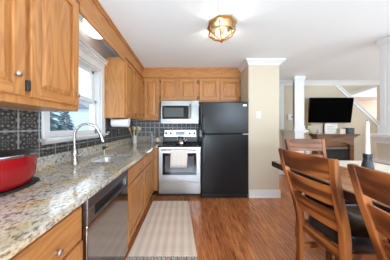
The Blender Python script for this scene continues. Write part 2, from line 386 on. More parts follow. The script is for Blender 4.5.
def tag(o, label, cat, group=None, kind=None):
    o['label'] = label; o['category'] = cat
    if group: o['group'] = group
    if kind: o['kind'] = kind
    return o
def thing(name, label, cat, loc, group=None):
    o = bpy.data.objects.new(name, None); COL.objects.link(o); o.empty_display_size = 0.1
    o.matrix_basis = Matrix.Translation(loc)
    return tag(o, label, cat, group)
def struct(o): o['kind'] = 'structure'; return o
def copy_tree(o, parent=None):
    c = o.copy(); COL.objects.link(c)
    if parent is not None: c.parent = parent
    for ch in list(o.children): copy_tree(ch, c)
    return c

# ------------------------------------------------------------------ room shell
XL, YB, H = -1.14, 3.38, 2.44
XR, YF, YR = 5.2, 4.0, -1.6
struct(MB().box(-1.3, 8.0, YR-0.1, 6.2, -0.1, 0).build('floor', 'floor'))
struct(MB().box(-1.3, XR+0.1, YR-0.1, 4.06, H, H+0.1).build('ceiling', 'ceiling'))
WY0, WY1, WZ0, WZ1 = 1.27, 2.07, 1.165, 2.02
b = MB()
b.box(XL-0.14, XL, YR, WY0, 0, H).box(XL-0.14, XL, WY1, YB, 0, H).box(XL-0.14, XL, WY0, WY1, 0, WZ0).box(XL-0.14, XL, WY0, WY1, WZ1, H)
struct(b.build('wall_left', 'grey_wall'))
struct(MB().box(XL-0.14, 1.147, YB, YB+0.12, 0, H).build('wall_back', 'beige'))
# the stub of wall beside the fridge
struct(MB().box(1.147, 1.691, 2.70, 4.0, 0, H).build('wall_stub', 'beige'))
# far living room wall with the slanting stair opening
def P(x, y, Y): return ((x-184)*Y/F, Y, 1.27-(y-126)*Y/F)
a0 = P(339, 86.5, YF); a1 = P(384, 129, YF)
sl = (a1[2]-a0[2])/(a1[0]-a0[0])
xe = XR; ze = a0[2] + sl*(xe-a0[0])
b = MB()
ztop = 2.385
xt = a0[0] + (ztop-a0[2])/sl
prof = [(1.691, 0), (xe, 0), (xe, ze), (xt, ztop), (xe, ztop), (xe, H), (1.691, H)]
def wallpoly(b, prof, y0, y1):
    f = [b.bm.verts.new((x, y0, z)) for x, z in prof]; g = [b.bm.verts.new((x, y1, z)) for x, z in prof]
    n = len(prof)
    b.bm.faces.new(f); b.bm.faces.new(g[::-1])
    for i in range(n):
        j = (i+1) % n; b.bm.faces.new((f[i], g[i], g[j], f[j]))
wallpoly(b, [(1.691, 0), (xe, 0), (xe, ze), (xt, ztop), (1.691, ztop)], YF, YF+0.1)
b.box(1.691, xe, YF, YF+0.1, ztop, H)
struct(b.build('wall_far', 'beige'))
# stairwell behind it
struct(MB().box(2.6, 8.0, 5.3, 5.4, 0, 3.7).build('wall_stairwell', 'cream_wall'))
b = MB(); b.box(2.6, 8.0, 4.1, 5.3, 3.62, 3.7).box(2.6, 8.0, 4.0, 4.1, H+.1, 3.62)
struct(b.build('ceiling_stairwell', 'ceiling'))
# dropped sloping soffit of the upper flight
b = MB(); p0 = P(350, 97, 4.6); p1 = P(382, 85, 4.6)
b.hexa([(p0[0], 4.6, p0[2]), (p1[0]+.6, 4.6, p0[2]+.02), (p1[0]+.6, 5.3, p0[2]+.02), (p0[0], 5.3, p0[2])],
       [(p0[0], 4.6, p0[2]+.03), (p1[0]+.6, 4.6, p1[2]+.2), (p1[0]+.6, 5.3, p1[2]+.2), (p0[0], 5.3, p0[2]+.03)])
struct(b.build('trim_1', 'white'))
# right and rear walls (outside the view), left solid
struct(MB().box(XR, XR+0.1, YR, YF+0.1, 0, H).build('wall_right', 'beige'))
struct(MB().box(XL-0.14, XR+0.1, YR-0.1, YR, 0, H).build('wall_rear', 'beige'))
# stair stringer along the slanting cut
b = MB(); d = Vector((a1[0]-a0[0], 0, a1[2]-a0[2])).normalized(); up = Vector((-d.z, 0, d.x))
e0 = Vector((xt, YF-0.02, ztop)) ; e1 = Vector((xe, YF-0.02, ze))
b.hexa([e0-up*.075, e1-up*.075, e1-up*.075+Vector((0,.14,0)), e0-up*.075+Vector((0,.14,0))], [e0, e1, e1+Vector((0,.14,0)), e0+Vector((0,.14,0))])
b.hexa([e0-up*.010+Vector((0,-.015,0)), e1-up*.010+Vector((0,-.015,0)), e1-up*.010+Vector((0,.16,0)), e0-up*.010+Vector((0,.16,0))],
       [e0+up*.02+Vector((0,-.015,0)), e1+up*.02+Vector((0,-.015,0)), e1+up*.02+Vector((0,.16,0)), e0+up*.02+Vector((0,.16,0))])
struct(b.build('trim_2', 'white'))

# crown mouldings
def crown_section(sz):  # offsets from wall, height below ceiling
    return [(0, 0), (sz, 0), (sz, -.018), (sz*.72, -.034), (sz*.34, -sz*.80), (.014, -sz*1.02), (.014, -sz*1.20), (0, -sz*1.20)]
def crown(path, sz, name, mat='white'):
    """path: list of (x, y, nx, ny) corner points with the outward (mitred) direction"""
    b = MB(); rings = [[(x+nx*o, y+ny*o, H-0.0005+z) for o, z in crown_section(sz)] for x, y, nx, ny in path]
    b.loft(rings, True); return struct(b.build(name, mat))
crown([(1.147, 3.055, -1, 0), (1.147, 2.70, -1, -1), (1.691, 2.70, 1, -1), (1.691, 3.9, 1, 0)], 0.075, 'trim_3')
crown([(1.70, YF, 0, -1), (XR, YF, 0, -1)], 0.085, 'trim_4')
# baseboards
b = MB(); b.box(1.147-.0, 1.706, 2.685, 2.699, 0, .137).box(1.147, 1.706, 2.678, 2.699, 0, .02); b.box(1.692, 1.706, 2.70, 3.98, 0, .137)
struct(b.build('baseboard_stub', 'white', bevel=.004))
struct(MB().box(1.71, XR, 3.984, 3.999, 0, .14).build('baseboard_far', 'white', bevel=.004))
# half walls with ledges, and columns, between dining and living room
struct(MB().box(2.60, 2.81, 3.56, 3.98, 0, 1.13).build('wall_half_far', 'white'))
struct(MB().box(2.655, 2.87, 0.6, 2.09, 0, 1.10).build('wall_half_near', 'beige'))
b = MB(); b.box(2.54, 2.86, 3.50, 3.98, 1.13, 1.18).box(2.565, 2.84, 3.525, 3.98, 1.105, 1.13)
struct(b.build('trim_5', 'white', bevel=.004))
b = MB(); b.box(2.60, 2.92, 0.6, 2.14, 1.12, 1.165).box(2.625, 2.90, 0.6, 2.115, 1.085, 1.12).box(2.642, 2.655, .6, 2.103, 1.04, 1.085)
b.box(2.635, 2.655, .6, 2.11, .70, .82).box(2.635, 2.655, .6, 2.11, 0, .14)
struct(b.build('trim_6', 'white', bevel=.004))
def column(x0, x1, y0, y1, z0, label):
    t = thing('column', label, 'column', ((x0+x1)/2, (y0+y1)/2, z0), 'square white columns')
    b = MB(); b.box(x0, x1, y0, y1, z0, H-.001)
    for fx in (x0-.004, x1):
        for k in range(3):
            yy = y0 + (y1-y0)*(.2+.3*k); b.box(fx, fx+.004, yy-.02, yy+.02, z0+.12, H-.12)
    b.build('shaft', 'white', t, bevel=.003)
    MB().box(x0-.022, x1+.022, y0-.022, y1+.022, H-.07, H-.001).box(x0-.012, x1+.012, y0-.012, y1+.012, H-.10, H-.07).build('capital', 'white', t, bevel=.004)
    MB().box(x0-.015, x1+.015, y0-.015, y1+.015, z0, z0+.09).build('plinth', 'white', t, bevel=.004)
column(2.605, 2.82, 3.57, 3.64, 1.181, 'white square column on the half wall left of the television')
column(2.665, 2.865, 1.87, 2.07, 1.166, 'white square column at the right edge of the photo')
MB_ = MB(); MB_.box(2.50, 2.60, 3.95, 3.999, 1.18, H-.10).box(2.485, 2.50, 3.96, 3.999, 1.18, H-.1)
struct(MB_.build('trim_7', 'white', bevel=.003))

# ------------------------------------------------------------------ window over the sink
b = MB(); o_ = XL
cw = .092; cl = .060
b.box(o_, o_+.022, WY0-cl, WY0, WZ0-.01, WZ1).box(o_, o_+.022, WY1, WY1+cw, WZ0-.01, WZ1).box(o_, o_+.022, WY0-cl, WY1+cw, WZ1, WZ1+.08)
# jamb liners
b.box(o_-.14, o_, WY0-.001, WY0+.018, WZ0, WZ1).box(o_-.14, o_, WY1-.018, WY1+.001, WZ0, WZ1).box(o_-.14, o_, WY0, WY1, WZ1-.018, WZ1+.001)
win = struct(b.build('window_1', 'white', bevel=.003))
zm = 1.585
def sash(x, z0, z1, bot):
    b = MB(); s = .045
    b.box(x-.016, x+.016, WY0+.018, WY0+.018+s, z0, z1).box(x-.016, x+.016, WY1-.018-s, WY1-.018, z0, z1)
    b.box(x-.016, x+.016, WY0+.018, WY1-.018, z0, z0+bot).box(x-.016, x+.016, WY0+.018, WY1-.018, z1-.036, z1)
    f = b.build('sash', 'white', win, bevel=.003)
    MB().box(x-.003, x+.003, WY0+.05, WY1-.05, z0+.03, z1-.03).build('window_glass', 'glass', f)
sash(o_-.055, WZ0+.004, zm+.02, .055)
sash(o_-.092, zm-.02, WZ1-.018, .036)
b = MB(); b.box(o_-.14, o_+.055, WY0-cl-.014, WY1+cw+.03, WZ0-.024, WZ0+.003).box(o_, o_+.02, WY0-cl, WY1+cw, WZ0-.046, WZ0-.024)
b.build('sill', 'white', win, bevel=.005)
b = MB(); b.box(o_, o_+.034, WY0-cl-.01, WY1+cw+.01, WZ1+.08, WZ1+.105).box(o_, o_+.055, WY0-cl-.014, WY1+cw+.03, WZ1+.105, WZ1+.135).box(o_, o_+.075, WY0-cl-.02, WY1+cw+.05, WZ1+.135, WZ1+.158)
b.build('window_head', 'white', win, bevel=.004)
MB().box(o_-.04, o_-.02, 1.64, 1.70, zm+.0, zm+.028).build('sash_lock', 'chrome', win, bevel=.003)

# outside: lawn, neighbour's house, spruces
struct(MB().box(-40, -1.6, -20, 40, -.6, -.5).build('ground', 'lawn'))
hs = thing('house', 'pale sided house with a grey roof beyond the kitchen window', 'house', (-9.5, 13.5, -.5))
b = MB(); b.box(-13, -7.2, 11.5, 17, -.5, 2.6)
for k in range(12): b.box(-7.2, -7.18, 11.5, 17, -.4+.25*k, -.38+.25*k); b.box(-13, -7.2, 11.47, 11.5, -.4+.25*k, -.38+.25*k)
b.build('wall', 'siding', hs)
b = MB(); b.poly([(-13.2,11.2,2.6),(-7,11.2,2.6),(-7,17.2,2.6),(-13.2,17.2,2.6),(-10.1,11.2,4.3),(-10.1,17.2,4.3)], [(0,1,4),(1,2,5,4),(2,3,5),(3,0,4,5),(0,3,2,1)])
b.build('roof', 'house_roof', hs)
MB().box(-7.2, -7.14, 13, 14, .9, 2.1).build('window', 'gunmetal', hs)
def spruce(x, y, h, r, label):
    t = thing('spruce_tree', label, 'tree', (x, y, -.5), 'spruces outside the kitchen window')
    MB().tube([(x, y, -.5), (x, y, -.5+h*.9)], [.09, .02], 8).build('trunk', 'bark', t)
    b = MB()
    for k in range(420):
        u = random.random()**.7; z = -.3 + h*(1-u)*.98; rr = r*(u*.95+.06)*random.uniform(.55, 1.0); a = random.uniform(0, 6.283)
        c = Vector((x+rr*math.cos(a), y+rr*math.sin(a), z-rr*.25)); i = Vector((x+.3*rr*math.cos(a), y+.3*rr*math.sin(a), z))
        sd = Vector((-math.sin(a), math.cos(a), 0))*(.07+.07*u)
        b.poly([i, (c+i)/2+sd, c, (c+i)/2-sd, (c+i)/2+Vector((0,0,-.06))], [(0,1,4),(1,2,4),(2,3,4),(3,0,4),(0,3,2,1)])
    b.build('foliage', 'tree', t)
spruce(-4.6, 5.0, 3.3, 1.25, 'dark spruce nearest the kitchen window, left of the faucet')
spruce(-6.6, 8.4, 3.0, 1.2, 'smaller spruce between the near spruce and the house')

# ------------------------------------------------------------------ cabinets
def face_map(side, base):
    """local (u along the run, n out of the face, v up) -> world"""
    if side == 'L': return lambda u, n, v: (base+n, u, v)
    return lambda u, n, v: (u, base-n, v)
def mbox(b, f, u0, u1, n0, n1, v0, v1):
    p = [f(u0, n0, v0), f(u1, n1, v1)]
    b.box(p[0][0], p[1][0], p[0][1], p[1][1], p[0][2], p[1][2])
def door(side, base, u0, u1, v0, v1, parent, name='door', st=.055, knob=None, hinge=None, panel=True, kn_style='round'):
    f = face_map(side, base); b = MB(); t = .020
    H_ = 1; b.mi = 0
    if panel:
        mbox(b, f, u0, u0+st, 0, t, v0, v1); mbox(b, f, u1-st, u1, 0, t, v0, v1)
        b.mi = 1
        mbox(b, f, u0+st, u1-st, 0, t, v0, v0+st); mbox(b, f, u0+st, u1-st, 0, t, v1-st, v1)
        b.mi = 0
        i0, i1, j0, j1 = u0+st, u1-st, v0+st, v1-st; g = .030
        def ring(m, n): return [f(i0+m, n, j0+m), f(i1-m, n, j0+m), f(i1-m, n, j1-m), f(i0+m, n, j1-m)]
        b.loft([ring(0, .0), ring(0, .006), ring(.006, .006), ring(.006+g, .017), ring(.008+g, .017)], True)
    else:
        b.mi = 1
        def ring(m, n): return [f(u0+m, n, v0+m), f(u1-m, n, v0+m), f(u1-m, n, v1-m), f(u0+m, n, v1-m)]
        b.loft([ring(0, 0), ring(0, .010), ring(.010, t)], True)
    hm = 'oak_y' if side == 'L' else 'oak_x'
    o = b.build(name, ['oak_v', hm], parent, bevel=.003 if panel else .002)
    if knob:
        ku, kv = knob; kb = MB()
        pr = [(.0001, 0), (.006, 0), (.005, .010), (.010, .016), (.0145, .021), (.0145, .026), (.009, .031), (.0001, .032)]
        c = f(ku, t, kv)
        if side == 'L': kb.lathe([(r, z) for r, z in pr], c, 14, axis='X')
        else: kb.lathe([(r, z) for r, z in pr], c, 14, axis='Y')
        kb.build('knob', 'knob', o, smooth=True)
    for hu, hv in (hinge or []):
        hb = MB(); mbox(hb, f, hu-.009, hu+.009, .001, .024, hv-.028, hv+.028); mbox(hb, f, hu-.006, hu+.006, .024, .028, hv-.022, hv-.008); mbox(hb, f, hu-.006, hu+.006, .024, .028, hv+.008, hv+.022)
        hb.build('hinge', 'gunmetal', o, bevel=.002)
    return o
UF = -0.838               # upper face frame plane (left run)
UB = 3.082                # upper face frame plane (back run)
DT, DB = 2.215, 1.425     # door top and bottom of the tall wall cabinets
# near wall cabinet
t = thing('wall_cabinet', 'large oak wall cabinet nearest the camera, left of the window', 'cabinet', (-.99, .77, 1.385))
MB().box(XL+.002, UF, .33, 1.205, 1.385, 2.24).build('body', 'oak_v', t, bevel=.003)
door('L', UF, .365, .785, DB, DT, t, knob=(.735, 1.523), hinge=[])
door('L', UF, .815, 1.185, DB, DT, t, knob=(1.148, 1.512), hinge=[(.798, 1.482)])
# beyond the window
t = thing('wall_cabinet', 'oak wall cabinet with a lit plain side panel, right of the window', 'cabinet', (-.99, 2.6, 1.385))
MB().box(XL+.002, UF, 2.135, 3.075, 1.385, 2.24).build('body', 'oak_v', t, bevel=.003)
door('L', UF, 2.175, 2.56, DB, DT, t, knob=(2.235, 1.47), hinge=[(2.57, 1.46), (2.57, 2.16)])
door('L', UF, 2.60, 3.03, DB, DT, t)
# back run
t = thing('wall_cabinet', 'tall narrow oak wall cabinet in the corner left of the microwave', 'cabinet', (-.66, 3.23, 1.385))
MB().box(UF+.002, -.495, UB, YB-.002, 1.385, 2.24).build('body', 'oak_v', t, bevel=.003)
door('B', UB, -.80, -.522, DB-.01, DT, t, knob=(-.548, 1.48), hinge=[(-.808, 1.50), (-.808, 2.14)])
t = thing('wall_cabinet', 'short oak two-door cabinet above the microwave', 'cabinet', (-.105, 3.23, 1.763))
MB().box(-.493, .283, UB, YB-.002, 1.763, 2.24).build('body', 'oak_v', t, bevel=.003)
door('B', UB, -.470, -.118, 1.79, DT, t, hinge=[(-.478, 1.84), (-.478, 2.16)])
door('B', UB, -.092, .258, 1.79, DT, t, hinge=[(.266, 1.84), (.266, 2.16)])
t = thing('wall_cabinet', 'short oak two-door cabinet above the black refrigerator', 'cabinet', (.715, 3.23, 1.753))
MB().box(.285, 1.145, UB, YB-.002, 1.753, 2.24).build('body', 'oak_v', t, bevel=.003)
door('B', UB, .313, .700, 1.79, DT, t, hinge=[(.305, 1.84), (.305, 2.16)])
door('B', UB, .732, 1.120, 1.79, DT, t, hinge=[(1.128, 1.84), (1.128, 2.16)])
# wood soffit fascia with its top moulding
t = thing('soffit_fascia', 'oak fascia board under the ceiling bridging the kitchen window and left cabinets', 'fascia', (-.83, 1.7, 2.18))
b = MB(); b.box(UF, UF+.016, .30, 3.065, 2.245, H-.001).box(UF, UF+.016, 1.207, 2.133, 2.175, 2.245)
b.build('board', 'oak_y', t)
MB().box(UF+.016, UF+.030, .30, 3.052, H-.045, H-.001).box(UF+.030, UF+.042, .30, 3.04, H-.022, H-.001).build('moulding', 'oak_y', t, bevel=.004)
t = thing('soffit_fascia', 'oak fascia board under the ceiling above the back wall cabinets', 'fascia', (.15, 3.07, 2.245))
MB().box(UF+.018, 1.145, UB-.016, UB, 2.245, H-.001).build('board', 'oak_x', t)
MB().box(UF+.044, 1.145, UB-.030, UB-.016, H-.045, H-.001).box(UF+.044, 1.145, UB-.042, UB-.030, H-.022, H-.001).build('moulding', 'oak_x', t, bevel=.004)

# base cabinets
BF = -0.555
def base_cab(y0, y1, label):
    t = thing('base_cabinet', label, 'cabinet', (-.85, (y0+y1)/2, 0))
    b = MB(); b.box(XL+.002, BF, y0, y1, .10, .883)
    b.build('body', 'oak_v', t, bevel=.002)
    MB().box(XL+.002, BF-.07, y0, y1, 0, .10).build('toe_kick', 'black', t)
    return t
t = base_cab(-.45, .822, 'oak base cabinet with a drawer nearest the camera, beside the dishwasher')
d = door('L', BF, .38, .805, .68, .845, t, 'drawer', panel=False, knob=(.630, .745))
door('L', BF, -.42, .36, .69, .845, t, 'drawer', panel=False)
door('L', BF, .38, .805, .125, .665, t)
door('L', BF, -.42, .36, .125, .665, t)
t = thing('base_cabinet', 'oak base cabinet under the sink, right of the dishwasher', 'cabinet', (-.85, 1.77, 0))
b = MB()   # open-topped carcass, the sink hangs in it
b.box(XL+.002, BF, 1.442, 1.46, .10, .883).box(XL+.002, BF, 2.042, 2.06, .10, .883).box(XL+.002, XL+.02, 1.46, 2.042, .10, .883).box(BF-.018, BF, 1.46, 2.042, .10, .883).box(XL+.02, BF-.018, 1.46, 2.042, .10, .12)
b.build('body', 'oak_v', t)
MB().box(XL+.002, BF-.07, 1.442, 2.06, 0, .10).build('toe_kick', 'black', t)
door('L', BF, 1.465, 2.04, .70, .845, t, 'drawer_front', panel=False, knob=(1.80, .765))
door('L', BF, 1.465, 2.04, .125, .68, t, knob=(1.80, .64))
t = base_cab(2.062, 2.745, 'oak base cabinet with drawer next to the range')
door('L', BF, 2.085, 2.66, .70, .845, t, 'drawer', panel=False, knob=(2.40, .765))
door('L', BF, 2.085, 2.66, .125, .68, t, knob=(2.16, .60))
t = thing('base_cabinet', 'oak corner filler panel touching the left side of the range', 'cabinet', (-.8, 3.05, 0))
MB().box(XL+.002, -.475, 2.747, YB-.002, .10, .883).build('body', 'oak_v', t, bevel=.002)
MB().box(XL+.002, -.56, 2.80, YB-.002, 0, .10).build('toe_kick', 'black', t)

# worktop with the sink cut-out
CT, CB, CE = .92, .885, -.505
t = thing('worktop', 'speckled cream and grey granite worktop along the left wall', 'worktop', (-.82, 1.4, CB))
SX, SY, SRX, SRY = -.797, 1.674, .192, .204
def srim(a, k=1.0):
    c, s = math.cos(a), math.sin(a); n = 4.0
    q = (abs(c)**n + abs(s)**n)**(-1/n)
    return SX + SRX*k*c*q, SY + SRY*k*s*q
b = MB(); N = 64; x0, x1, y0, y1 = XL+.001, CE, 1.40, 2.07
ins, outs = [], []
for k in range(N):
    a = 2*math.pi*k/N; px, py = srim(a); ins.append((px, py)); dx, dy = px-SX, py-SY
    s_ = min(((x1-SX)/dx if dx > 1e-9 else (x0-SX)/dx if dx < -1e-9 else 1e9), ((y1-SY)/dy if dy > 1e-9 else (y0-SY)/dy if dy < -1e-9 else 1e9))
    outs.append((SX+dx*s_, SY+dy*s_))
for (cx_, cy_) in ((x0, y0), (x1, y0), (x1, y1), (x0, y1)):      # snap the nearest ring point to each corner
    k = min(range(N), key=lambda i: (outs[i][0]-cx_)**2 + (outs[i][1]-cy_)**2); outs[k] = (cx_, cy_)
b.loft([[(x, y, CB) for x, y in outs], [(x, y, CT) for x, y in outs], [(x, y, CT) for x, y in ins], [(x, y, CB) for x, y in ins], [(x, y, CB) for x, y in outs]], False)
b.box(x0, x1, -.45, y0, CB, CT).box(x0, x1, y1, 2.725, CB, CT).box(x0, -.466, 2.725, YB-.001, CB, CT)
b.build('slab', 'granite', t)
b = MB(); b.box(XL+.001, XL+.021, -.45, YB-.001, CT, 1.025).box(XL+.021, -.466, YB-.021, YB-.001, CT, 1.025)
b.build('upstand', 'granite', t, bevel=.002)
# pressed tin backsplash
sp = MB(); sp.box(XL+.0005, XL+.006, -.45, WY0-cl-.002, 1.025, 1.384).box(XL+.0005, XL+.006, WY0-cl-.002, WY1+cw+.002, 1.025, WZ0-.047).box(XL+.0005, XL+.006, WY1+cw+.002, YB-.001, 1.025, 1.384)
tag(sp.build('backsplash', 'tin_l'), 'dark pressed tin backsplash on the left wall around the window', 'backsplash')
sp = MB(); sp.box(XL+.007, -.467, YB-.006, YB-.0005, 1.025, 1.384).box(-.467, .30, YB-.006, YB-.0005, .80, 1.384)
tag(sp.build('backsplash', 'tin_b'), 'dark pressed tin backsplash on the back wall behind the range', 'backsplash')

# sink
t = thing('sink', 'stainless undermount sink sunk in the granite worktop', 'sink', (SX, SY, .70))
b = MB(); rings = []
for k_, z in ((1.06, CB-.001), (.985, CB-.001), (.97, .87), (.95, .74), (.90, .715), (.75, .705), (.12, .70)):
    rings.append([(*srim(2*math.pi*k/N, k_), z) for k in range(N)])
for k_, z in ((.12, .697), (.76, .70), (.92, .71), (.975, .74), (.99, .87), (1.06, CB-.004)):
    rings.append([(*srim(2*math.pi*k/N, k_), z) for k in range(N)])
b.loft(rings, False); b.build('basin', 'sinksteel', t, smooth=True)
MB().lathe([(.0001, .7015), (.03, .7015), (.042, .704), (.042, .699), (.0001, .699)], (SX, SY, 0), 20).build('drain', 'chrome', t, smooth=True)

# faucet
fx, fy = -1.005, 1.395
t = thing('faucet', 'satin nickel gooseneck faucet standing behind the sink', 'faucet', (fx, fy, CT))
b = MB(); b.lathe([(.0001, CT), (.034, CT), (.034, CT+.010), (.028, CT+.018), (.024, CT+.06), (.027, CT+.10), (.021, CT+.13), (.014, CT+.15), (.0001, CT+.151)], (fx, fy, 0), 20)
b.build('base', 'chrome', t, smooth=True)
pts = []; zs = 1.19; R_ = .100; dirx, diry = .85, .53
for k in range(5): pts.append((fx, fy, CT+.14+(zs-CT-.14)*k/4))
for k in range(1, 13):
    a = math.pi*k/13*1.0; pts.append((fx+dirx*R_*(1-math.cos(a)), fy+diry*R_*(1-math.cos(a)), zs+R_*math.sin(a)))
b = MB(); b.tube(pts, .0125, 14); b.build('neck', 'chrome', t, smooth=True)
q = Vector(pts[-1]); b = MB(); b.tube([q+Vector((0,0,.005)), q+Vector((.012,.006,-.03)), q+Vector((.024,.012,-.075)), q+Vector((.03,.015,-.10))], [.0135, .016, .019, .021], 14)
b.build('spray_head', 'chrome', t, smooth=True)
b = MB(); b.tube([(fx+.015, fy+.01, CT+.075), (fx+.045, fy+.03, CT+.085), (fx+.06, fy+.04, CT+.12)], [.012, .010, .006], 10); b.build('handle', 'chrome', t, smooth=True)
# soap dispenser
t = thing('soap_dispenser', 'small chrome soap dispenser with black top behind the sink', 'dispenser', (-1.0, 1.90, CT))
MB().lathe([(.0001, CT), (.021, CT), (.021, CT+.006), (.016, CT+.012), (.016, CT+.06), (.0001, CT+.061)], (-1.0, 1.90, 0), 18).build('body', 'chrome', t, smooth=True)
b = MB(); b.lathe([(.0001, CT+.061), (.021, CT+.061), (.021, CT+.098), (.0001, CT+.100)], (-1.0, 1.90, 0), 18); b.tube([(-1.0, 1.90, CT+.085), (-.955, 1.915, CT+.085)], .007, 10)
b.build('pump_head', 'black', t, smooth=True)

# red pot on its trivet
px, py = -1.00, .84
b = MB(); b.lathe([(.0001, CT+.001), (.128, CT+.001), (.132, CT+.006), (.128, CT+.012), (.10, CT+.012), (.0001, CT+.008)], (px, py, 0), 40, .88, 1.35)
tag(b.build('trivet', 'iron', smooth=True), 'flat black trivet under the red pot', 'trivet')
t = thing('cooking_pot', 'oval red enamel pot with a glass lid near the camera', 'pot', (px, py, CT+.013))
z0 = CT+.0135
b = MB(); b.lathe([(.0001, z0), (.092, z0), (.108, z0+.016), (.118, z0+.06), (.122, z0+.12), (.122, z0+.165), (.116, z0+.165), (.112, z0+.08), (.09, z0+.02), (.0001, z0+.012)], (px, py, 0), 44, .92, 1.30)
b.build('body', 'red', t, smooth=True)
b = MB(); b.lathe([(.118, z0+.1655), (.127, z0+.1655), (.129, z0+.172), (.127, z0+.180), (.118, z0+.180)], (px, py, 0), 44, .92, 1.30)
b.build('rim_band', 'rim', t, smooth=True)
b = MB(); b.lathe([(.124, z0+.1805), (.118, z0+.186), (.09, z0+.192), (.04, z0+.195), (.0001, z0+.196)], (px, py, 0), 44, .92, 1.30)
b.build('lid', 'iron', t, smooth=True)
for s in (-1,):
    b = MB(); yy = py + s*.158
    b.tube([(px-.04, yy-s*.005, z0+.13), (px-.035, yy+s*.025, z0+.133), (px+.035, yy+s*.025, z0+.133), (px+.04, yy-s*.005, z0+.13)], .008, 8); b.build('handle', 'red', t, smooth=True)

# paper towels under the cabinet
t = thing('paper_towel_holder', 'bracket under the cabinet right of the window holding paper towels', 'holder', (-.93, 2.24, 1.384))
for x in (-1.065, -.805): MB().box(x-.004, x+.004, 2.215, 2.265, 1.29, 1.3845).build('bracket', 'white', t, bevel=.002)
MB().tube([(-1.062, 2.24, 1.315), (-.808, 2.24, 1.315)], .008, 10).build('rod', 'white', t, smooth=True)
b = MB(); b.lathe([(.019, -.12), (.056, -.12), (.058, -.115), (.058, .115), (.056, .12), (.019, .12), (.019, -.12)], (-.935, 2.24, 1.315), 28, axis='X', cap=False)
b.build('x', 'paper', smooth=True).name = 'paper_towel_roll'
tag(bpy.data.objects['paper_towel_roll'], 'white roll of paper towels hanging under the cabinet', 'paper towels')

# switch plates on the tin
for y, kind, lab in ((2.26, 'switch', 'black wall plate with a light switch right of the window'), (2.62, 'outlet', 'black wall plate with white outlet below the paper towels')):
    t = thing('wall_plate', lab, 'wall plate', (XL+.006, y, 1.18))
    MB().box(XL+.006, XL+.011, y-.036, y+.036, 1.122, 1.238).build('plate', 'black', t, bevel=.003)
    if kind == 'switch': MB().box(XL+.011, XL+.022, y-.026, y+.026, 1.168, 1.190).build('toggle', 'white', t, bevel=.003)
    else:
        for z in (1.155, 1.205): MB().box(XL+.011, XL+.015, y-.016, y+.016, z-.015, z+.015).build('socket', 'white', t, bevel=.003)

t = thing('wall_plate', 'white light switch on the beige wall beside the refrigerator', 'wall plate', (1.325, 2.70, 1.46))
MB().box(1.285, 1.362, 2.693, 2.6995, 1.405, 1.525).build('plate', 'white', t, bevel=.003)
MB().box(1.312, 1.335, 2.686, 2.693, 1.445, 1.485).build('toggle', 'white', t, bevel=.002)
# crock with utensils, bottles
cx, cy = -1.005, 3.10
t = thing('utensil_crock', 'slim white ceramic crock of wooden utensils in the corner', 'crock', (cx, cy, CT))
MB().lathe([(.0001, CT), (.036, CT), (.040, CT+.01), (.038, CT+.155), (.033, CT+.155), (.033, CT+.012), (.0001, CT+.010)], (cx, cy, 0), 24).build('body', 'ceramic', t, smooth=True)
for k, (dx, dy, L, lab) in enumerate(((-.085, -.025, .29, 'wooden spoon leaning furthest left in the crock'), (-.042, .03, .31, 'wooden spoon left of centre in the crock'), (.006, -.035, .30, 'wooden spatula in the middle of the crock'), (.052, .03, .31, 'wooden spoon right of centre in the crock'), (.095, -.025, .29, 'wooden spoon leaning furthest right in the crock'))):
    t = thing('wooden_utensil', lab, 'utensil', (cx+dx*.1, cy+dy*.1, CT+.02), 'wooden utensils in the crock')
    p0 = Vector((cx+dx*.18, cy+dy*.3, CT+.03)); p1 = Vector((cx+dx, cy+dy, CT+.03+L*.8)); dr = (p1-p0).normalized()
    MB().tube([p0, p1], [.005, .006], 8).build('shaft', 'woodlight', t, smooth=True)
    b = MB(); b.tube([p1-dr*.01, p1+dr*.01, p1+dr*.035, p1+dr*.06, p1+dr*.072], [.006, .021, .025, .020, .004], 12); b.build('bowl', 'woodlight', t, smooth=True)
t = thing('bottle', 'tall grey glass bottle with dark pourer left of the range', 'bottle', (-.665, 3.14, CT))
MB().lathe([(.0001, CT), (.028, CT), (.030, CT+.01), (.030, CT+.16), (.012, CT+.205), (.011, CT+.245), (.0001, CT+.246)], (-.665, 3.14, 0), 20).build('body', 'greybottle', t, smooth=True)
MB().lathe([(.0001, CT+.246), (.012, CT+.246), (.010, CT+.265), (.005, CT+.29), (.0001, CT+.29)], (-.665, 3.14, 0), 14).build('pourer', 'black', t, smooth=True)
t = thing('bottle', 'dark bottle with pink label standing right beside the range', 'bottle', (-.545, 3.12, CT))
MB().lathe([(.0001, CT), (.036, CT), (.038, CT+.01), (.038, CT+.13), (.014, CT+.175), (.013, CT+.215), (.0001, CT+.216)], (-.545, 3.12, 0), 20).build('body', 'amberglass', t, smooth=True)
MB().lathe([(.0385, CT+.03), (.0392, CT+.03), (.0392, CT+.11), (.0385, CT+.11), (.0385, CT+.03)], (-.545, 3.12, 0), 20, cap=False).build('label', 'label', t, smooth=True)
MB().lathe([(.0001, CT+.216), (.016, CT+.216), (.016, CT+.24), (.0001, CT+.24)], (-.545, 3.12, 0), 14).build('cap', 'black', t, smooth=True)

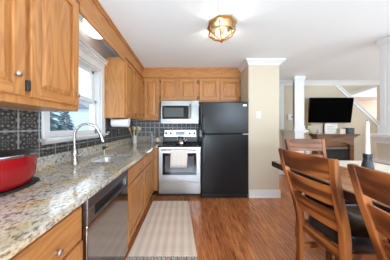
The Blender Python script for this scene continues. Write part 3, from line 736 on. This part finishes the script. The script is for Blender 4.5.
# ------------------------------------------------------------------ dishwasher
t = thing('dishwasher', 'dark stainless dishwasher built under the granite worktop', 'dishwasher', (-.82, 1.13, 0))
MB().box(XL+.05, BF-.005, .826, 1.438, .10, .878).build('body', 'black', t)
MB().box(BF-.005, -.528, .830, 1.436, .10, .72).build('door', 'steel_dw', t, bevel=.006)
b = MB(); b.box(BF-.005, -.526, .830, 1.436, .805, .878).box(BF-.005, -.526, .830, .90, .722, .805).box(BF-.005, -.526, 1.365, 1.436, .722, .805).box(BF-.005, -.552, .90, 1.365, .722, .805).box(-.552, -.526, .90, 1.365, .722, .745)
b.build('control_panel', 'steel_panel', t, bevel=.004)
MB().box(-.5515, -.546, .903, 1.362, .746, .803).build('handle_pocket', 'black', t, bevel=.002)
MB().box(XL+.05, BF-.06, .832, 1.432, 0, .10).build('toe_kick', 'black', t)

# ------------------------------------------------------------------ range
rx0, rx1, RF = -.458, .298, 2.70
rc = (rx0+rx1)/2
t = thing('range', 'stainless electric range with a black glass cooktop', 'stove', (rc, 3.03, 0))
MB().box(rx0, rx1, RF+.03, YB-.012, .06, .895).build('body', 'steel', t, bevel=.003)
MB().box(rx0+.02, rx1-.02, RF+.06, YB-.03, 0, .06).build('plinth', 'black', t)
b = MB(); b.box(rx0-.004, rx1+.004, RF-.005, YB-.075, .895, .918); ck = b.build('cooktop', 'glassblack', t, bevel=.004)
for (x, y, r) in ((-.27, 2.87, .105), (.11, 2.87, .085), (-.27, 3.15, .08), (.11, 3.15, .10)):
    MB().lathe([(r-.005, .9182), (r, .9182), (r, .9190), (r-.005, .9190), (r-.005, .9182)], (x, y, 0), 32, cap=False).build('burner_ring', 'gunmetal', ck)
b = MB(); b.hexa([(rx0, YB-.075, .918), (rx1, YB-.075, .918), (rx1, YB-.012, .918), (rx0, YB-.012, .918)], [(rx0, YB-.06, 1.20), (rx1, YB-.06, 1.20), (rx1, YB-.012, 1.20), (rx0, YB-.012, 1.20)])
bg_ = b.build('backguard', 'black', t, bevel=.004)
b = MB(); b.hexa([(rx0+.03, YB-.075, 1.035), (rx1-.03, YB-.075, 1.035), (rx1-.03, YB-.065, 1.035), (rx0+.03, YB-.065, 1.035)], [(rx0+.03, YB-.068, 1.185), (rx1-.03, YB-.068, 1.185), (rx1-.03, YB-.058, 1.185), (rx0+.03, YB-.058, 1.185)])
pn = b.build('control_panel', 'steel', t, bevel=.003)
for x in (rc-.305, rc-.205, rc+.205, rc+.305):
    MB().lathe([(.0001, 0), (.026, 0), (.024, .02), (.0001, .021)], (x, YB-.072, 1.11), 18, axis='Y').build('knob', 'black', t, smooth=True)
MB().box(rc-.10, rc+.10, YB-.078, YB-.070, 1.075, 1.15).build('display', 'display', pn, bevel=.002)
# door
dr = MB(); dr.box(rx0+.004, rx1-.004, RF, RF+.03, .275, .895)
dr = dr.build('oven_door', 'steel', t, bevel=.004)
MB().box(rx0+.075, rx1-.075, RF-.004, RF+.002, .40, .79).build('oven_window', 'glassblack', dr, bevel=.012)
b = MB(); b.box(rx0+.125, rx1-.125, RF-.006, RF-.003, .455, .735); b.build('window_mesh', 'ovenglass', dr)
hy = RF-.05; hz = .845
b = MB(); b.tube([(rx0+.06, hy, hz), (rx1-.06, hy, hz)], .012, 12)
for x in (rx0+.075, rx1-.075): b.tube([(x, hy, hz), (x, RF+.001, hz)], .010, 10)
b.build('handle', 'chrome', dr, smooth=True)
dw = MB(); dw.box(rx0+.004, rx1-.004, RF+.003, RF+.03, .065, .268)
dw.build('drawer', 'steel', t, bevel=.004)
# towel over the oven handle
tx0, tx1 = -.235, .055
b = MB(); prof_ = [(-.016, .55), (-.019, .62), (-.018, .72), (-.018, .82)] + [(-.016*math.cos(a), hz-.843+.843+.016*math.sin(a)) for a in [math.pi*k/6 for k in range(0, 7)]] + [(.018, .80), (.019, .70), (.018, .62)]
n = 14; rings = []
for k in range(n+1):
    x = tx0 + (tx1-tx0)*k/n; wv = .004*math.sin(k*1.7)
    rings.append([(x + (.006*math.sin(z*9) if i > -1 else 0), hy + y + (wv if z < .80 else 0), z) for i, (y, z) in enumerate(prof_)])
b.loft(rings, False, closed=False)
o = b.build('dish_towel', 'towel', smooth=True); sm = o.modifiers.new('thickness', 'SOLIDIFY'); sm.thickness = .004; sm.offset = 0
tag(o, 'oatmeal dish towel hanging over the oven door handle', 'towel')
# kettle
kx, ky, kz = -.06, 2.90, .9192
t = thing('kettle', 'polished steel kettle on the black cooktop', 'kettle', (kx, ky, kz))
MB().lathe([(.0001, kz), (.080, kz), (.086, kz+.012), (.082, kz+.05), (.062, kz+.085), (.038, kz+.098), (.0001, kz+.099)], (kx, ky, 0), 28).build('body', 'chrome', t, smooth=True)
MB().lathe([(.0001, kz+.099), (.036, kz+.099), (.028, kz+.108), (.010, kz+.112), (.012, kz+.124), (.0001, kz+.128)], (kx, ky, 0), 18).build('lid', 'chrome', t, smooth=True)
MB().tube([(kx+.06, ky, kz+.05), (kx+.095, ky-.01, kz+.075), (kx+.115, ky-.012, kz+.10)], [.020, .014, .010], 12).build('spout', 'chrome', t, smooth=True)
MB().tube([(kx-.062, ky, kz+.085), (kx-.06, ky, kz+.135), (kx-.03, ky, kz+.165), (kx+.03, ky, kz+.165), (kx+.06, ky, kz+.135), (kx+.058, ky, kz+.085)], .007, 8).build('handle', 'chrome', t, smooth=True)

# ------------------------------------------------------------------ microwave
mx0, mx1, MF, mz0, mz1 = -.452, .288, 2.945, 1.32, 1.760
t = thing('microwave', 'stainless over-the-range microwave under the short cabinet', 'microwave', ((mx0+mx1)/2, 3.15, mz0))
MB().box(mx0, mx1, MF+.03, YB-.01, mz0, mz1).build('body', 'steel_mw', t, bevel=.003)
dd = MB(); dd.box(mx0, mx1-.145, MF, MF+.03, mz0+.045, mz1); dd = dd.build('door', 'steel_mw', t, bevel=.004)
MB().box(mx0+.03, mx1-.195, MF-.003, MF+.002, mz0+.085, mz1-.095).build('window', 'glassblack', dd, bevel=.004)
MB().box(mx0+.07, mx1-.30, MF-.005, MF-.002, mz0+.13, mz1-.14).build('window_mesh', 'ovenglass', dd)
b = MB(); b.box(mx1-.182, mx1-.160, MF-.035, MF-.02, mz0+.09, mz1-.06).box(mx1-.180, mx1-.162, MF-.022, MF, mz0+.11, mz0+.13).box(mx1-.180, mx1-.162, MF-.022, MF, mz1-.10, mz1-.08)
b.build('handle', 'black', dd, bevel=.004)
MB().box(mx1-.143, mx1, MF, MF+.03, mz0+.045, mz1).build('control_panel', 'steel_mw', t, bevel=.003)
MB().box(mx1-.115, mx1-.03, MF-.002, MF+.001, mz1-.115, mz1-.085).build('display', 'steel_panel', t)
MB().box(mx0, mx1, MF, MF+.03, mz0, mz0+.042).build('vent_strip', 'steel_mw', t, bevel=.003)

# ------------------------------------------------------------------ refrigerator
gx0, gx1, GF, GZ = .306, 1.128, 2.645, 1.69
t = thing('refrigerator', 'tall black top-freezer refrigerator right of the range', 'refrigerator', ((gx0+gx1)/2, 3.0, 0))
MB().box(gx0+.006, gx1-.006, GF+.07, YB-.03, .03, GZ-.01).build('body', 'fridge', t, bevel=.004)
split = 1.128
fd = MB(); fd.box(gx0, gx1, GF, GF+.062, split+.006, GZ); fd = fd.build('freezer_door', 'fridge', t, bevel=.014, seg=3)
rd = MB(); rd.box(gx0, gx1, GF, GF+.062, .085, split-.006); rd = rd.build('fridge_door', 'fridge', t, bevel=.014, seg=3)
MB().box(gx1-.10, gx1-.035, GF-.002, GF+.002, GZ-.075, GZ-.045).build('badge', 'badge', fd, bevel=.001)
b = MB(); b.strip([(gx0+.035, GF-.006, split+.02), (gx0+.035, GF-.035, split+.06), (gx0+.035, GF-.035, split+.30), (gx0+.035, GF-.006, split+.34)], .030, .016, (1, 0, 0)); b.build('handle', 'black', fd, bevel=.004)
b = MB(); b.strip([(gx0+.035, GF-.006, split-.02), (gx0+.035, GF-.035, split-.06), (gx0+.035, GF-.035, split-.50), (gx0+.035, GF-.006, split-.54)], .030, .016, (1, 0, 0)); b.build('handle', 'black', rd, bevel=.004)
MB().box(gx1-.09, gx1-.006, GF+.005, GF+.05, split-.006, split+.006).build('hinge', 'badge', t)
MB().box(gx0+.01, gx1-.01, GF+.02, GF+.10, .012, .08).build('toe_grille', 'black', t, bevel=.003)
for x in (gx0+.08, gx1-.08):
    MB().lathe([(.0001, 0), (.02, 0), (.02, .032), (.0001, .032)], (x, GF+.12, 0), 12).build('foot', 'black', t)
    MB().lathe([(.0001, 0), (.02, 0), (.02, .032), (.0001, .032)], (x, YB-.1, 0), 12).build('foot', 'black', t)

# ------------------------------------------------------------------ rug
t = thing('rug', 'cream and tan striped woven rug on the floor by the sink', 'rug', (-.21, 2.04, 0))
b = MB(); n = 26; rings = []
for k in range(n+1):
    y = 1.475 + (2.545-1.475)*k/n; hz_ = .008 + .0015*math.sin(k*1.3); tt = k/n
    l, r = -.548+.028*tt, .128-.055*tt
    rings.append([(l, y, .001), (r, y, .001), (r, y, hz_), (r-.01, y, hz_+.003), ((l+r)/2, y, hz_+.004), (l+.01, y, hz_+.003), (l, y, hz_)])
b.loft(rings); b.build('weave', 'rug', t)
b = MB()
for end, ys, dy in ((0, 1.475, -.055), (1, 2.545, .025)):
    for k in range(64):
        l, r = (-.548, .128) if end == 0 else (-.52, .073)
        x = l + .005 + (r-l-.01)*k/63; j = random.uniform(-.016, .016)
        b.tube([(x, ys, .006), (x+j*.4, ys+dy*.5, .007), (x+j, ys+dy*random.uniform(.8, 1.15), .004)], [.004, .0045, .003], 5)
o = b.build('fringe', 'fringe', t); o['kind'] = 'stuff'

# ------------------------------------------------------------------ ceiling lamps
lx, ly = .435, 1.76
t = thing('ceiling_light', 'octagonal brass and clear glass lamp close against the kitchen ceiling', 'ceiling light', (lx, ly, H))
r8 = math.pi/8
MB().lathe([(.0001, H-.001), (.168, H-.001), (.168, H-.010), (.155, H-.022), (.0001, H-.022)], (lx, ly, 0), 8, rot=r8).build('base_plate', 'brass', t)
zr = [(.142, H-.022), (.150, H-.100), (.012, H-.185)]
b = MB(); b.lathe([(.140, H-.0225), (.148, H-.100), (.012, H-.182)], (lx, ly, 0), 8, rot=r8, cap=False); b.build('glass_shade', 'lampglass', t)
MB().lathe([(.0001, H-.0222), (.136, H-.0222), (.136, H-.0245), (.0001, H-.0245)], (lx, ly, 0), 32).build('added_disc', 'lampinner', t)  # disc added under the brass plate to tone the look through the glass
fr = MB()
for k in range(8):
    a = 2*math.pi*k/8 + r8; c_, s_ = math.cos(a), math.sin(a)
    fr.tube([(lx+r*c_, ly+r*s_, z) for r, z in zr], .0060, 6)
for r, z in zr[:2]:
    fr.tube([(lx+r*math.cos(2*math.pi*k/8+r8), ly+r*math.sin(2*math.pi*k/8+r8), z) for k in range(9)], .0050, 6)
fr.build('frame', 'brass', t)
MB().lathe([(.0001, H-.178), (.016, H-.180), (.018, H-.190), (.008, H-.198), (.010, H-.206), (.0001, H-.212)], (lx, ly, 0), 12).build('finial', 'brass', t, smooth=True)
for s in (-1, 1):
    MB().lathe([(.0001, -.030), (.014, -.026), (.020, -.008), (.016, .012), (.009, .030), (.0001, .032)], (lx+s*.05, ly, H-.075), 14).build('bulb', 'bulb', t, smooth=True)
for s in (0,):
    l = bpy.data.lights.new('lamp_glow', 'POINT'); l.energy = 3.8; l.color = (1, .97, .92); l.shadow_soft_size = .012
    o = bpy.data.objects.new('lamp_glow', l); COL.objects.link(o); o.location = (lx-.012, ly, H-.108); o.parent = t; o.matrix_parent_inverse = inv_world(t)
dx_, dy_ = -1.0, 1.72
t = thing('ceiling_light', 'round white dome light on the ceiling above the kitchen window', 'ceiling light', (dx_, dy_, H))
MB().lathe([(.0001, H-.001), (.125, H-.001), (.125, H-.02), (.0001, H-.02)], (dx_, dy_, 0), 32).build('base_plate', 'white', t, smooth=True)
MB().lathe([(.118, H-.0205), (.120, H-.06), (.112, H-.10), (.085, H-.14), (.045, H-.162), (.0001, H-.168)], (dx_, dy_, 0), 32).build('dome', 'dome', t, smooth=True)

# ------------------------------------------------------------------ dining table, chairs
tx0, tx1, ty0, ty1, TZ = .955, 2.06, -.05, 1.655, .89
t = thing('dining_table', 'tall glossy cherry dining table at the right of the kitchen', 'table', ((tx0+tx1)/2, .76, 0))
MB().box(tx0+.012, tx1-.012, ty0+.012, ty1-.012, TZ-.012, TZ).build('tabletop', 'table', t, bevel=.004)
b = MB(); b.box(tx0, tx0+.05, ty0, ty1, TZ-.055, TZ-.0125).box(tx1-.05, tx1, ty0, ty1, TZ-.055, TZ-.0125).box(tx0+.05, tx1-.05, ty0, ty0+.05, TZ-.055, TZ-.0125).box(tx0+.05, tx1-.05, ty1-.05, ty1, TZ-.055, TZ-.0125)
b.box(tx0, tx0+.0115, ty0, ty1, TZ-.0125, TZ-.002).box(tx1-.0115, tx1, ty0, ty1, TZ-.0125, TZ-.002).box(tx0+.0115, tx1-.0115, ty1-.0115, ty1, TZ-.0125, TZ-.002)
b.build('edge_band', 'table_edge', t)
cxm = (tx0+tx1)/2
MB().box(cxm-.075, cxm+.075, .76, .91, .08, TZ-.013).build('pedestal', 'chair_v', t, bevel=.01)
MB().box(cxm-.24, cxm+.24, .60, 1.06, 0, .08).build('foot', 'chair_x', t, bevel=.012)

def chair_proto(label):
    """local frame: x across, +y towards the front, back posts at y<0; built round the world origin"""
    t = thing('dining_chair', label, 'chair', (0, 0, 0), 'counter height dining chairs')
    path = [(0, .125), (.30, .142), (.45, .142), (.60, .125), (.72, .090), (.87, .045), (1.0, .014), (1.075, 0)]      # z, forward of the top
    def fy(z):
        for (a, p), (c, q) in zip(path, path[1:]):
            if a <= z <= c: return p + (q-p)*(z-a)/(c-a)
        return path[-1][1]
    def hx(z): return .165 + (.216-.165)*max(0, (z-.45)/.625)**1.1 + (.012*(1-z/.45) if z < .45 else 0)
    for s in (-1, 1):
        zs_ = [0, .15, .30, .45, .55, .63, .72, .80, .89, .98, 1.06, 1.075]
        b = MB(); b.strip([(s*hx(z), fy(z), z) for z in zs_], .036, [.032, .036, .042, .048, .052, .05, .046, .043, .04, .036, .032, .026], (1, 0, 0))
        b.build('rear_post', 'chair_v', t, bevel=.004)
    def slat(z0, z1, name, th=.020, bow=.03, arch=0.0):
        b = MB(); n = 12; rings = []
        for k in range(n+1):
            u = -1 + 2*k/n; q = 1-u*u; zt = z1 + arch*q
            def pt(z, off): return (u*(hx(z)-.016), fy(min(z, 1.075)) - bow*q + off, z)
            rings.append([pt(z0, -th/2), pt(z0, th/2), pt(zt, th/2), pt(zt, -th/2)])
        b.loft(rings); return b.build(name, 'chair_x', t, bevel=.004)
    slat(.935, 1.072, 'top_rail', .024, .028, .006)
    slat(.765, .893, 'back_slat', .020, .024); slat(.592, .725, 'back_slat', .020, .016)
    # seat frame and cushion
    yb, yf = .150, .525
    b = MB(); b.box(-.148, .148, yb-.012, yb+.012, .40, .462).box(-.19, .19, yf-.03, yf-.006, .405, .469)
    for s in (-1, 1): b.hexa([(s*.145, yb, .405), (s*.17, yb, .405), (s*.205, yf-.03, .405), (s*.18, yf-.03, .405)], [(s*.145, yb, .469), (s*.17, yb, .469), (s*.205, yf-.03, .469), (s*.18, yf-.03, .469)])
    b.build('seat_frame', 'chair_x', t, bevel=.003)
    b = MB(); rings = []; N_ = 40
    def srect(k, kx):
        a = 2*math.pi*k/N_; c, s = math.cos(a), math.sin(a); n = 5; q = (abs(c)**n+abs(s)**n)**(-1/n)
        yy = (yf+yb+.02)/2 + s*q*(yf-yb-.0)/2*kx; wd = .158 + .050*(yy-yb)/(yf-yb)
        return (c*q*wd*kx, yy)
    for z, kx in ((.470, .96), (.476, 1.0), (.545, 1.01), (.562, .98), (.571, .88), (.576, .5), (.577, .05)):
        rings.append([(*srect(k, kx), z) for k in range(N_)])
    b.loft(rings); b.build('seat', 'leather', t, smooth=True)
    for s in (-1, 1):
        b = MB(); b.strip([(s*.185, yf-.02, 0), (s*.185, yf-.02, .25), (s*.185, yf-.02, .404)], [.028, .034, .040], [.028, .034, .040], (1, 0, 0)); b.build('front_leg', 'chair_v', t, bevel=.004)
        MB().hexa([(s*.172, fy(.24)+.02, .225), (s*.194, fy(.24)+.02, .225), (s*.194, yf-.03, .225), (s*.172, yf-.03, .225)], [(s*.172, fy(.24)+.02, .262), (s*.194, fy(.24)+.02, .262), (s*.194, yf-.03, .262), (s*.172, yf-.03, .262)]).build('stretcher', 'chair_x', t, bevel=.003)
    MB().box(-.17, .17, yf-.031, yf-.009, .19, .235).build('stretcher', 'chair_x', t, bevel=.003)
    return t
def place(t, x, y, rz):
    t.location = (x, y, 0); t.rotation_euler = (0, 0, rz)
chA = chair_proto('cherry ladder-back chair with black leather seat, centre of the three chairs')
chC = copy_tree(chA); chC['label'] = 'cherry ladder-back chair nearest the camera, cut by the right photo edge'
chB = copy_tree(chA); chB['label'] = 'cherry ladder-back chair at the far end of the table, facing the camera'
place(chA, .860, 1.108, -math.pi/2 + .078)
place(chC, .855, .560, -math.pi/2 - .03)
place(chB, 1.49, 1.885, math.pi); chB.scale = (1.03, 1.03, 1.03)

# runner, candle
b = MB(); n = 20; rings = []
for k in range(n+1):
    y = .15 + (1.645-.15)*k/n; z = TZ+.001
    rings.append([(1.47, y, z), (1.95, y, z), (1.95, y, z+.004), (1.71, y, z+.005+.0008*math.sin(k)), (1.47, y, z+.004)])
b.loft(rings)
tag(b.build('table_runner', 'cloth'), 'cream linen runner along the middle of the dining table', 'runner')
hx_, hy_ = 1.585, 1.313; z0 = TZ+.0065
t = thing('candle_holder', 'gunmetal flared candle holder on the dining table', 'candle holder', (hx_, hy_, z0))
MB().lathe([(.0001, z0), (.038, z0), (.039, z0+.008), (.034, z0+.045), (.025, z0+.090), (.026, z0+.095), (.029, z0+.098), (.029, z0+.134), (.020, z0+.134), (.020, z0+.115), (.0001, z0+.115)], (hx_, hy_, 0), 28).build('body', 'gunmetal', t, smooth=True)
zc = z0+.116
t = thing('taper_candle', 'tall ivory taper candle standing in the dark holder', 'candle', (hx_, hy_, zc))
MB().lathe([(.0001, zc), (.0165, zc), (.0158, zc+.06), (.0105, zc+.28), (.006, zc+.298), (.0001, zc+.300)], (hx_, hy_, 0), 18).build('wax', 'candle', t, smooth=True)
MB().tube([(hx_, hy_, zc+.298), (hx_+.001, hy_, zc+.312)], .0012, 6).build('wick', 'black', t)

# ------------------------------------------------------------------ living room
# television
xa, xb = (308.9-184)*3.86/F, (352.4-184)*3.86/F
t = thing('television', 'large black flat television tilted forward above the mantel', 'television', ((xa+xb)/2, 3.9, 1.3))
zt_, zb_ = 1.27+28.5*3.82/F, 1.27+3.2*3.88/F
b = MB(); b.hexa([(xa, 3.895, zb_), (xb, 3.895, zb_), (xb, 3.925, zb_), (xa, 3.925, zb_)], [(xa, 3.825, zt_), (xb, 3.825, zt_), (xb, 3.855, zt_), (xa, 3.855, zt_)])
b.build('casing', 'black', t, bevel=.004)
b = MB(); b.hexa([(xa+.006, 3.887, zb_+.006), (xb-.006, 3.887, zb_+.006), (xb-.006, 3.894, zb_+.006), (xa+.006, 3.894, zb_+.006)], [(xa+.006, 3.818, zt_-.006), (xb-.006, 3.818, zt_-.006), (xb-.006, 3.825, zt_-.006), (xa+.006, 3.825, zt_-.006)])
b.build('screen', 'tv', t)
MB().box((xa+xb)/2-.15, (xa+xb)/2+.15, 3.915, 3.998, 1.45, 1.62).build('wall_bracket', 'black', t)
xc = (324.5-184)*3.95/F
tag(MB().tube([(xc, 3.92, 1.36), (xc, 3.975, 1.28), (xc, 3.985, 1.09)], .006, 8).build('cable', 'black', smooth=True), 'black cable hanging from the television to the mantel', 'cable')

# fireplace
fx0, fx1, fx2, fx3 = 3.37, 4.30, 3.28, 4.37
t = thing('fireplace', 'oak mantel fireplace under the television with arched front', 'fireplace', ((fx0+fx1)/2, 3.86, 0))
b = MB(); b.box(fx2, fx3, 3.765, 3.998, 1.035, 1.068).box(fx2+.03, fx3-.03, 3.79, 3.998, 1.005, 1.035).box(fx2+.06, fx3-.06, 3.81, 3.998, .975, 1.005)
b.build('mantel_shelf', 'mantel', t, bevel=.005)
b = MB(); n = 24; ox0, ox1 = 3.47, 4.20; front, back = 3.84, 3.998
b.box(fx0, ox0, front, back, 0, .975).box(ox1, fx1, front, back, 0, .975)
ar = []
for k in range(n+1):
    u = k/n; x = ox0 + (ox1-ox0)*u; z = .78 + .10*(1-(2*u-1)**2); ar.append((x, z))
rings = [[(x, front, z), (x, front, .975), (x, front+.05, .975), (x, front+.05, z)] for x, z in ar]
b.loft(rings); b.build('surround', 'mantel', t, bevel=.004)
b = MB(); rings = [[(x, front-.012, z), (x, front-.012, z+.035), (x, front, z+.035), (x, front, z)] for x, z in ar]; b.loft(rings); b.build('arch_moulding', 'mantel', t)
MB().box(fx0-.015, fx0+.13, front-.015, front, 0, .12).build('plinth_block', 'mantel', t, bevel=.003)
MB().box(fx1-.13, fx1+.015, front-.015, front, 0, .12).build('plinth_block', 'mantel', t, bevel=.003)
b = MB(); b.box(ox0, ox1, back-.012, back, 0, .90).box(ox0, ox1, front+.06, back-.012, 0, .06).box(ox0, ox0+.06, front+.04, front+.07, .06, .70).box(ox1-.06, ox1, front+.04, front+.07, .06, .70).box(ox0, ox1, front+.04, front+.07, .66, .72)
b.build('firebox', 'fire', t)
MB().box(ox0+.001, ox1-.001, front+.045, front+.060, .735, .90).build('lintel_panel', 'mantel', t)
MB().box(ox0+.06, ox1-.06, front+.05, front+.056, .06, .655).build('glass_door', 'hearthglass', t)
MB().box(ox0+.03, ox1-.03, front+.030, front+.040, .675, .725).build('highlight_bar', 'rim', t, bevel=.004)  # bright bar standing in for the reflection on the firebox glass
MB().tube([(3.58, 3.945, .11), (4.08, 3.945, .12)], .035, 10).tube([(3.66, 3.945, .19), (4.02, 3.945, .20)], .032, 10).build('log', 'log', t, smooth=True)

# things on the mantel
MZ = 1.0685
sx0, sx1 = (325.2-184)*3.93/F, (337.7-184)*3.93/F
t = thing('canvas_sign', 'white square canvas with grey script leaning on the mantel', 'sign', ((sx0+sx1)/2, 3.94, MZ))
MB().box(sx0, sx1, 3.935, 3.955, MZ, MZ+.265).build('canvas', 'canvas', t, bevel=.002)
b = MB()
for row, (za, n, x0f, x1f) in enumerate(((.185, 9, .2, .8), (.12, 11, .15, .85), (.065, 7, .3, .7))):
    pts = [(sx0+(sx1-sx0)*(x0f+(x1f-x0f)*k/(n*3)), 3.9335, MZ+za+.016*math.sin(k*1.9)+.006*math.sin(k*.7)) for k in range(n*3+1)]
    b.tube(pts, .0022, 5)
b.build('script', 'script', t)
bx0, bx1 = (338.6-184)*3.88/F, (344-184)*3.88/F
tag(MB().box(bx0, bx1, 3.84, 3.94, MZ, MZ+.135).build('mantel_block', 'cloth', bevel=.004), 'small beige block between the canvas sign and grey speaker', 'ornament')
bx0, bx1 = (346-184)*3.85/F, (352.6-184)*3.85/F
t = thing('speaker', 'slate grey cube speaker at the right end of the mantel', 'speaker', ((bx0+bx1)/2, 3.87, MZ))
MB().box(bx0, bx1, 3.80, 3.93, MZ, MZ+.155).build('case', 'speaker', t, bevel=.012, seg=3)
MB().box(bx0+.012, bx1-.012, 3.797, 3.801, MZ+.012, MZ+.143).build('grille', 'gunmetal', t)
ox = (317.6-184)*3.86/F
t = thing('ornament', 'little grey bell ornament at the left end of the mantel', 'ornament', (ox, 3.86, MZ))
MB().lathe([(.0001, MZ), (.036, MZ), (.034, MZ+.02), (.022, MZ+.07), (.008, MZ+.10), (.0001, MZ+.102)], (ox, 3.86, 0), 18).build('bell', 'greybottle', t, smooth=True)
MB().lathe([(.0001, MZ+.102), (.008, MZ+.104), (.012, MZ+.118), (.006, MZ+.132), (.0001, MZ+.134)], (ox, 3.86, 0), 12).build('finial', 'chrome', t, smooth=True)

# thermostat on the far wall
t = thing('thermostat', 'white thermostat on the beige wall just left of the far column', 'thermostat', (2.79, 3.99, 1.5))
MB().box(2.72, 2.86, 3.965, 3.9995, 1.43, 1.57).build('case', 'white', t, bevel=.006)
MB().box(2.80, 2.84, 3.960, 3.966, 1.48, 1.53).build('display', 'gunmetal', t)

# plant on a stand left of the fireplace
vx, vy = (308-184)*3.80/F - .02, 3.80
t = thing('plant_stand', 'slim wooden plant stand left of the fireplace', 'stand', (vx, vy, 0))
MB().lathe([(.0001, .56), (.10, .56), (.10, .58), (.0001, .58)], (vx, vy, 0), 20).build('shelf', 'mantel', t)
for k in range(3):
    a = 2*math.pi*k/3+.4; MB().tube([(vx+.10*math.cos(a), vy+.10*math.sin(a), 0), (vx+.07*math.cos(a), vy+.07*math.sin(a), .56)], .011, 8).build('leg', 'mantel', t)
t = thing('potted_plant', 'white bottle vase with green leaves and tall gold stems', 'plant', (vx, vy, .581))
z0 = .581
MB().lathe([(.0001, z0), (.055, z0), (.065, z0+.05), (.055, z0+.13), (.026, z0+.18), (.024, z0+.25), (.018, z0+.25), (.0001, z0+.18)], (vx, vy, 0), 22).build('vase', 'ceramic', t, smooth=True)
for k in range(4):
    dx = -.06+.03*k; MB().tube([(vx, vy, z0+.19), (vx+dx*.3, vy, 1.2), (vx+dx, vy-.02+.01*k, 1.95-.12*(k % 2))], [.005, .005, .003], 6).build('stem', 'stem', t)
lf = MB()
for k in range(16):
    a = random.uniform(0, 6.283); z = random.uniform(1.05, 1.34); L = random.uniform(.09, .15); c = Vector((vx+.01*math.cos(a), vy+.01*math.sin(a), z))
    d_ = Vector((math.cos(a), math.sin(a)*.6, random.uniform(-.2, .6))).normalized(); sd = Vector((-math.sin(a), math.cos(a), .2)).normalized()*.03
    lf.poly([c, c+d_*L*.5+sd, c+d_*L, c+d_*L*.5-sd, c+d_*L*.5+Vector((0,0,-.008))], [(0,1,4),(1,2,4),(2,3,4),(3,0,4),(0,3,2,1)])
lf.build('leaves', 'leaf', t)
